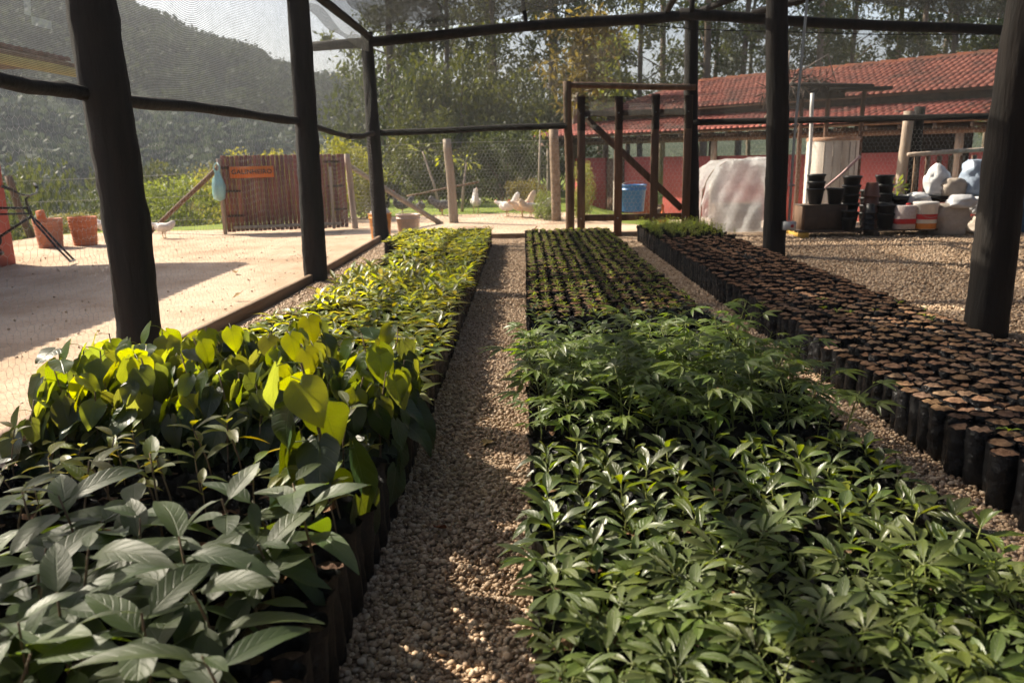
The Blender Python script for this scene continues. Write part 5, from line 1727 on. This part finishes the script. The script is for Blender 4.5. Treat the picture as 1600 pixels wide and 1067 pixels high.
bt("stem", [HD, (.41, 0, .74), (.36, 0, .78)], .013)
bt("handlebar", [(.40, -.30, .86), (.37, -.18, .80), (.36, 0, .78), (.37, .18, .80), (.40, .30, .86)], .011)
for s in (-1, 1):
    bt("grip", [(.395, s * .28, .85), (.46, s * .36, .90)], .018)
part("saddle", section_loft([((.86, 0, .77), (0, .02, 0), (0, 0, .015)), ((.95, 0, .78), (0, .05, 0), (0, 0, .025)), ((1.08, 0, .79), (0, .10, 0), (0, 0, .03)), ((1.13, 0, .79), (0, .07, 0), (0, 0, .02))], 12), bkm, bike, None, True)
bt("crank", [(.80, .06, .30), (.72, .07, .16)], .009); bt("pedal", [(.72, .06, .15), (.72, .16, .15)], .022)
part("chain_ring", lathe([(.09, -.004), (.09, .004)], 24, True, True).moved(TR(.80, .05, .30, R(90))), bkm, bike, None, True)
wh = part("wheel", tube([(1.22 + .30 * math.cos(a), 0, .33 + .30 * math.sin(a)) for a in np.linspace(0, 2 * PI, 33)], .022, 8, False), flat("rubber", (.02, .02, .02), .8), bike, None, True)
part("rim", tube([(1.22 + .275 * math.cos(a), 0, .33 + .275 * math.sin(a)) for a in np.linspace(0, 2 * PI, 33)], .010, 6, False), 'wire', wh, None, True)
for k in range(18):
    a = 2 * PI * k / 18
    part("spoke", tube([(1.22, .02 * (-1) ** k, .33), (1.22 + .27 * math.cos(a), 0, .33 + .27 * math.sin(a))], .0015, 3), 'wire', wh)


# ------------------------------------------------------------------ poultry
def hen_mesh(headup=True, tail=.6):
    up = .16 if headup else -.03
    fw = .17 if headup else .24
    S = [((-.25, 0, .30 + .18 * tail), .008, .03), ((-.21, 0, .28 + .14 * tail), .03, .06), ((-.15, 0, .25 + .05 * tail), .06, .075), ((-.07, 0, .225), .088, .092), ((.02, 0, .215), .098, .10), ((.10, 0, .225), .085, .095),
         ((.155, 0, .25 + .1 * up), .06, .07), ((.165 + .1 * (fw - .17), 0, .29 + .35 * up), .042, .048), ((fw, 0, .31 + .7 * up), .032, .036), ((fw + .012, 0, .33 + up), .030, .034), ((fw + .045, 0, .335 + up), .022, .024), ((fw + .06, 0, .335 + up), .008, .01)]
    secs = []
    for k, (c, w, h) in enumerate(S):
        a = Vector(S[max(k - 1, 0)][0]); b = Vector(S[min(k + 1, len(S) - 1)][0]); d = (b - a).normalized()
        nrm = Vector((-d.z, 0, d.x))
        secs.append((c, (0, w, 0), tuple(nrm * h)))
    return section_loft(secs, 14), (fw, up)


def hen(label, x, y, rz, mat, headup=True, tail=.6, s=1.0, comb=(.5, .03, .02), tailmat=None, name="hen"):
    t, (fw, up) = hen_mesh(headup, tail)
    th = ob(name, None, None, TR(x, y, ground_z(x, y), 0, 0, rz, s * .82), label, name if name == "rooster" else "hen", "poultry in the yard")
    part("body", t, mat, th, None, True)
    part("comb", faces([(fw + .0, -.004, .355 + up), (fw + .05, -.004, .35 + up), (fw + .04, 0, .385 + up), (fw + .025, 0, .365 + up), (fw + .012, 0, .388 + up), (fw, .004, .355 + up), (fw + .05, .004, .35 + up)], [(0, 1, 2, 3, 4), (5, 4, 3, 2, 6), (0, 5, 6, 1), (0, 4, 5), (1, 6, 2)]), flat("comb_red", comb, .6), th)
    part("beak", lathe([(.010, 0), (.006, .015), (.0005, .028)], 8).moved(TR(fw + .055, 0, .333 + up, 0, R(95))), flat("beak_horn", (.5, .33, .08), .5), th, None, True)
    for sgn in (-1, 1):
        part("leg", join([tube([(.0, sgn * .04, .15), (.015, sgn * .045, .08), (.0, sgn * .045, .012)], [.016, .008, .007], 6)] + [tube([(0, sgn * .045, .01), (.05 * math.cos(q), sgn * .045 + .05 * math.sin(q), .006)], .005, 4) for q in (-.5, 0, .5, PI)]), flat("leg_horn", (.5, .3, .12), .6), th, None, True)
        part("wing", section_loft([((.09, sgn * .085, .24), (.0, .006, 0), (0, 0, .03)), ((.02, sgn * .10, .235), (0, .012, 0), (0, 0, .06)), ((-.08, sgn * .092, .235), (0, .012, 0), (0, 0, .05)), ((-.17, sgn * .06, .26), (0, .004, 0), (0, 0, .015))], 10), mat, th, None, True)
    if tailmat:
        for k in range(5):
            part("tail_feather", leaf(.2, .035, p_oval, .2, .5, 0, nv=6).moved(TR(-.2, (k - 2) * .012, .33, R(60) + k * .05, 0, R(90) + (k - 2) * .12)), tailmat, th, None, True)
    return th


wf = flat("white_feathers", (.66, .62, .58), .8, .15, .85, 12, bump=.4, bscale=50)
cf = flat("cream_feathers", (.62, .47, .34), .8, .15, .8, 12, bump=.4, bscale=50)
gf = flat("speckled_feathers", (.22, .21, .20), .8, .15, .3, 30, bump=.4, bscale=50)
kf = flat("black_feathers", (.02, .02, .022), .6, .3, .8)
bf = flat("rust_feathers", (.42, .11, .03), .8, .15, .7, 12)
hen("white hen pecking beside the foot of the slanting prop pole", -5.45, 12.05, R(175), wf, False, .2, .9)
hen("white hen standing in the yard behind the nearest leaning post", -6.5, 12.4, R(10), wf, False, .3)
hen("cream hen in the middle of the white group before the stout fence post", -.02, 14.95, R(190), cf, False, 1.2, 1.15)
hen("white hen at the left of the group before the stout fence post", -.30, 15.2, R(160), wf, False, 1.1, 1.1)
hen("white hen pecking right beside the stout fence post", .30, 14.8, R(200), wf, False, .6, 1.05)
hen("cream hen crouching low at the front of the white group", .12, 14.75, R(20), cf, False, .7, 1.0)
hen("black and white rooster standing upright behind the wire fence", -.98, 16.5, R(-80), wf, True, .9, 1.2, tailmat=kf, name="rooster")
hen("pale grey hen scratching behind the fence brace", -1.62, 15.9, R(15), gf, False, .5, 1.15)
hen("speckled hen beside the black hen behind the far corner post", -2.45, 16.3, R(200), gf, True, .5, 1.1)
hen("black hen behind the far corner post", -2.85, 16.2, R(-30), kf, True, .7, 1.1)
hen("grey hen resting low under the fence brace", -2.05, 16.0, R(90), gf, False, .2, 1.0)
hen("rust red hen behind the batten gate", 2.68, 15.6, R(80), bf, True, .5, 1.1)

# ------------------------------------------------------------------ hazy air
hm, nt, b = nmat("haze_air")
nt.nodes.remove(b)
vol = nt.nodes.new("ShaderNodeVolumePrincipled")
vol.inputs["Color"].default_value = (.82, .89, 1, 1); vol.inputs["Density"].default_value = .0011; vol.inputs["Anisotropy"].default_value = .3
lk(nt, vol.outputs[0], nt.nodes["Material Output"].inputs["Volume"])
ob("haze", mesh("haze", box(-430, 430, -70, 930, -25, 56), hm), kind="stuff", label="thin bluish haze in the air over the valley", cat="haze")
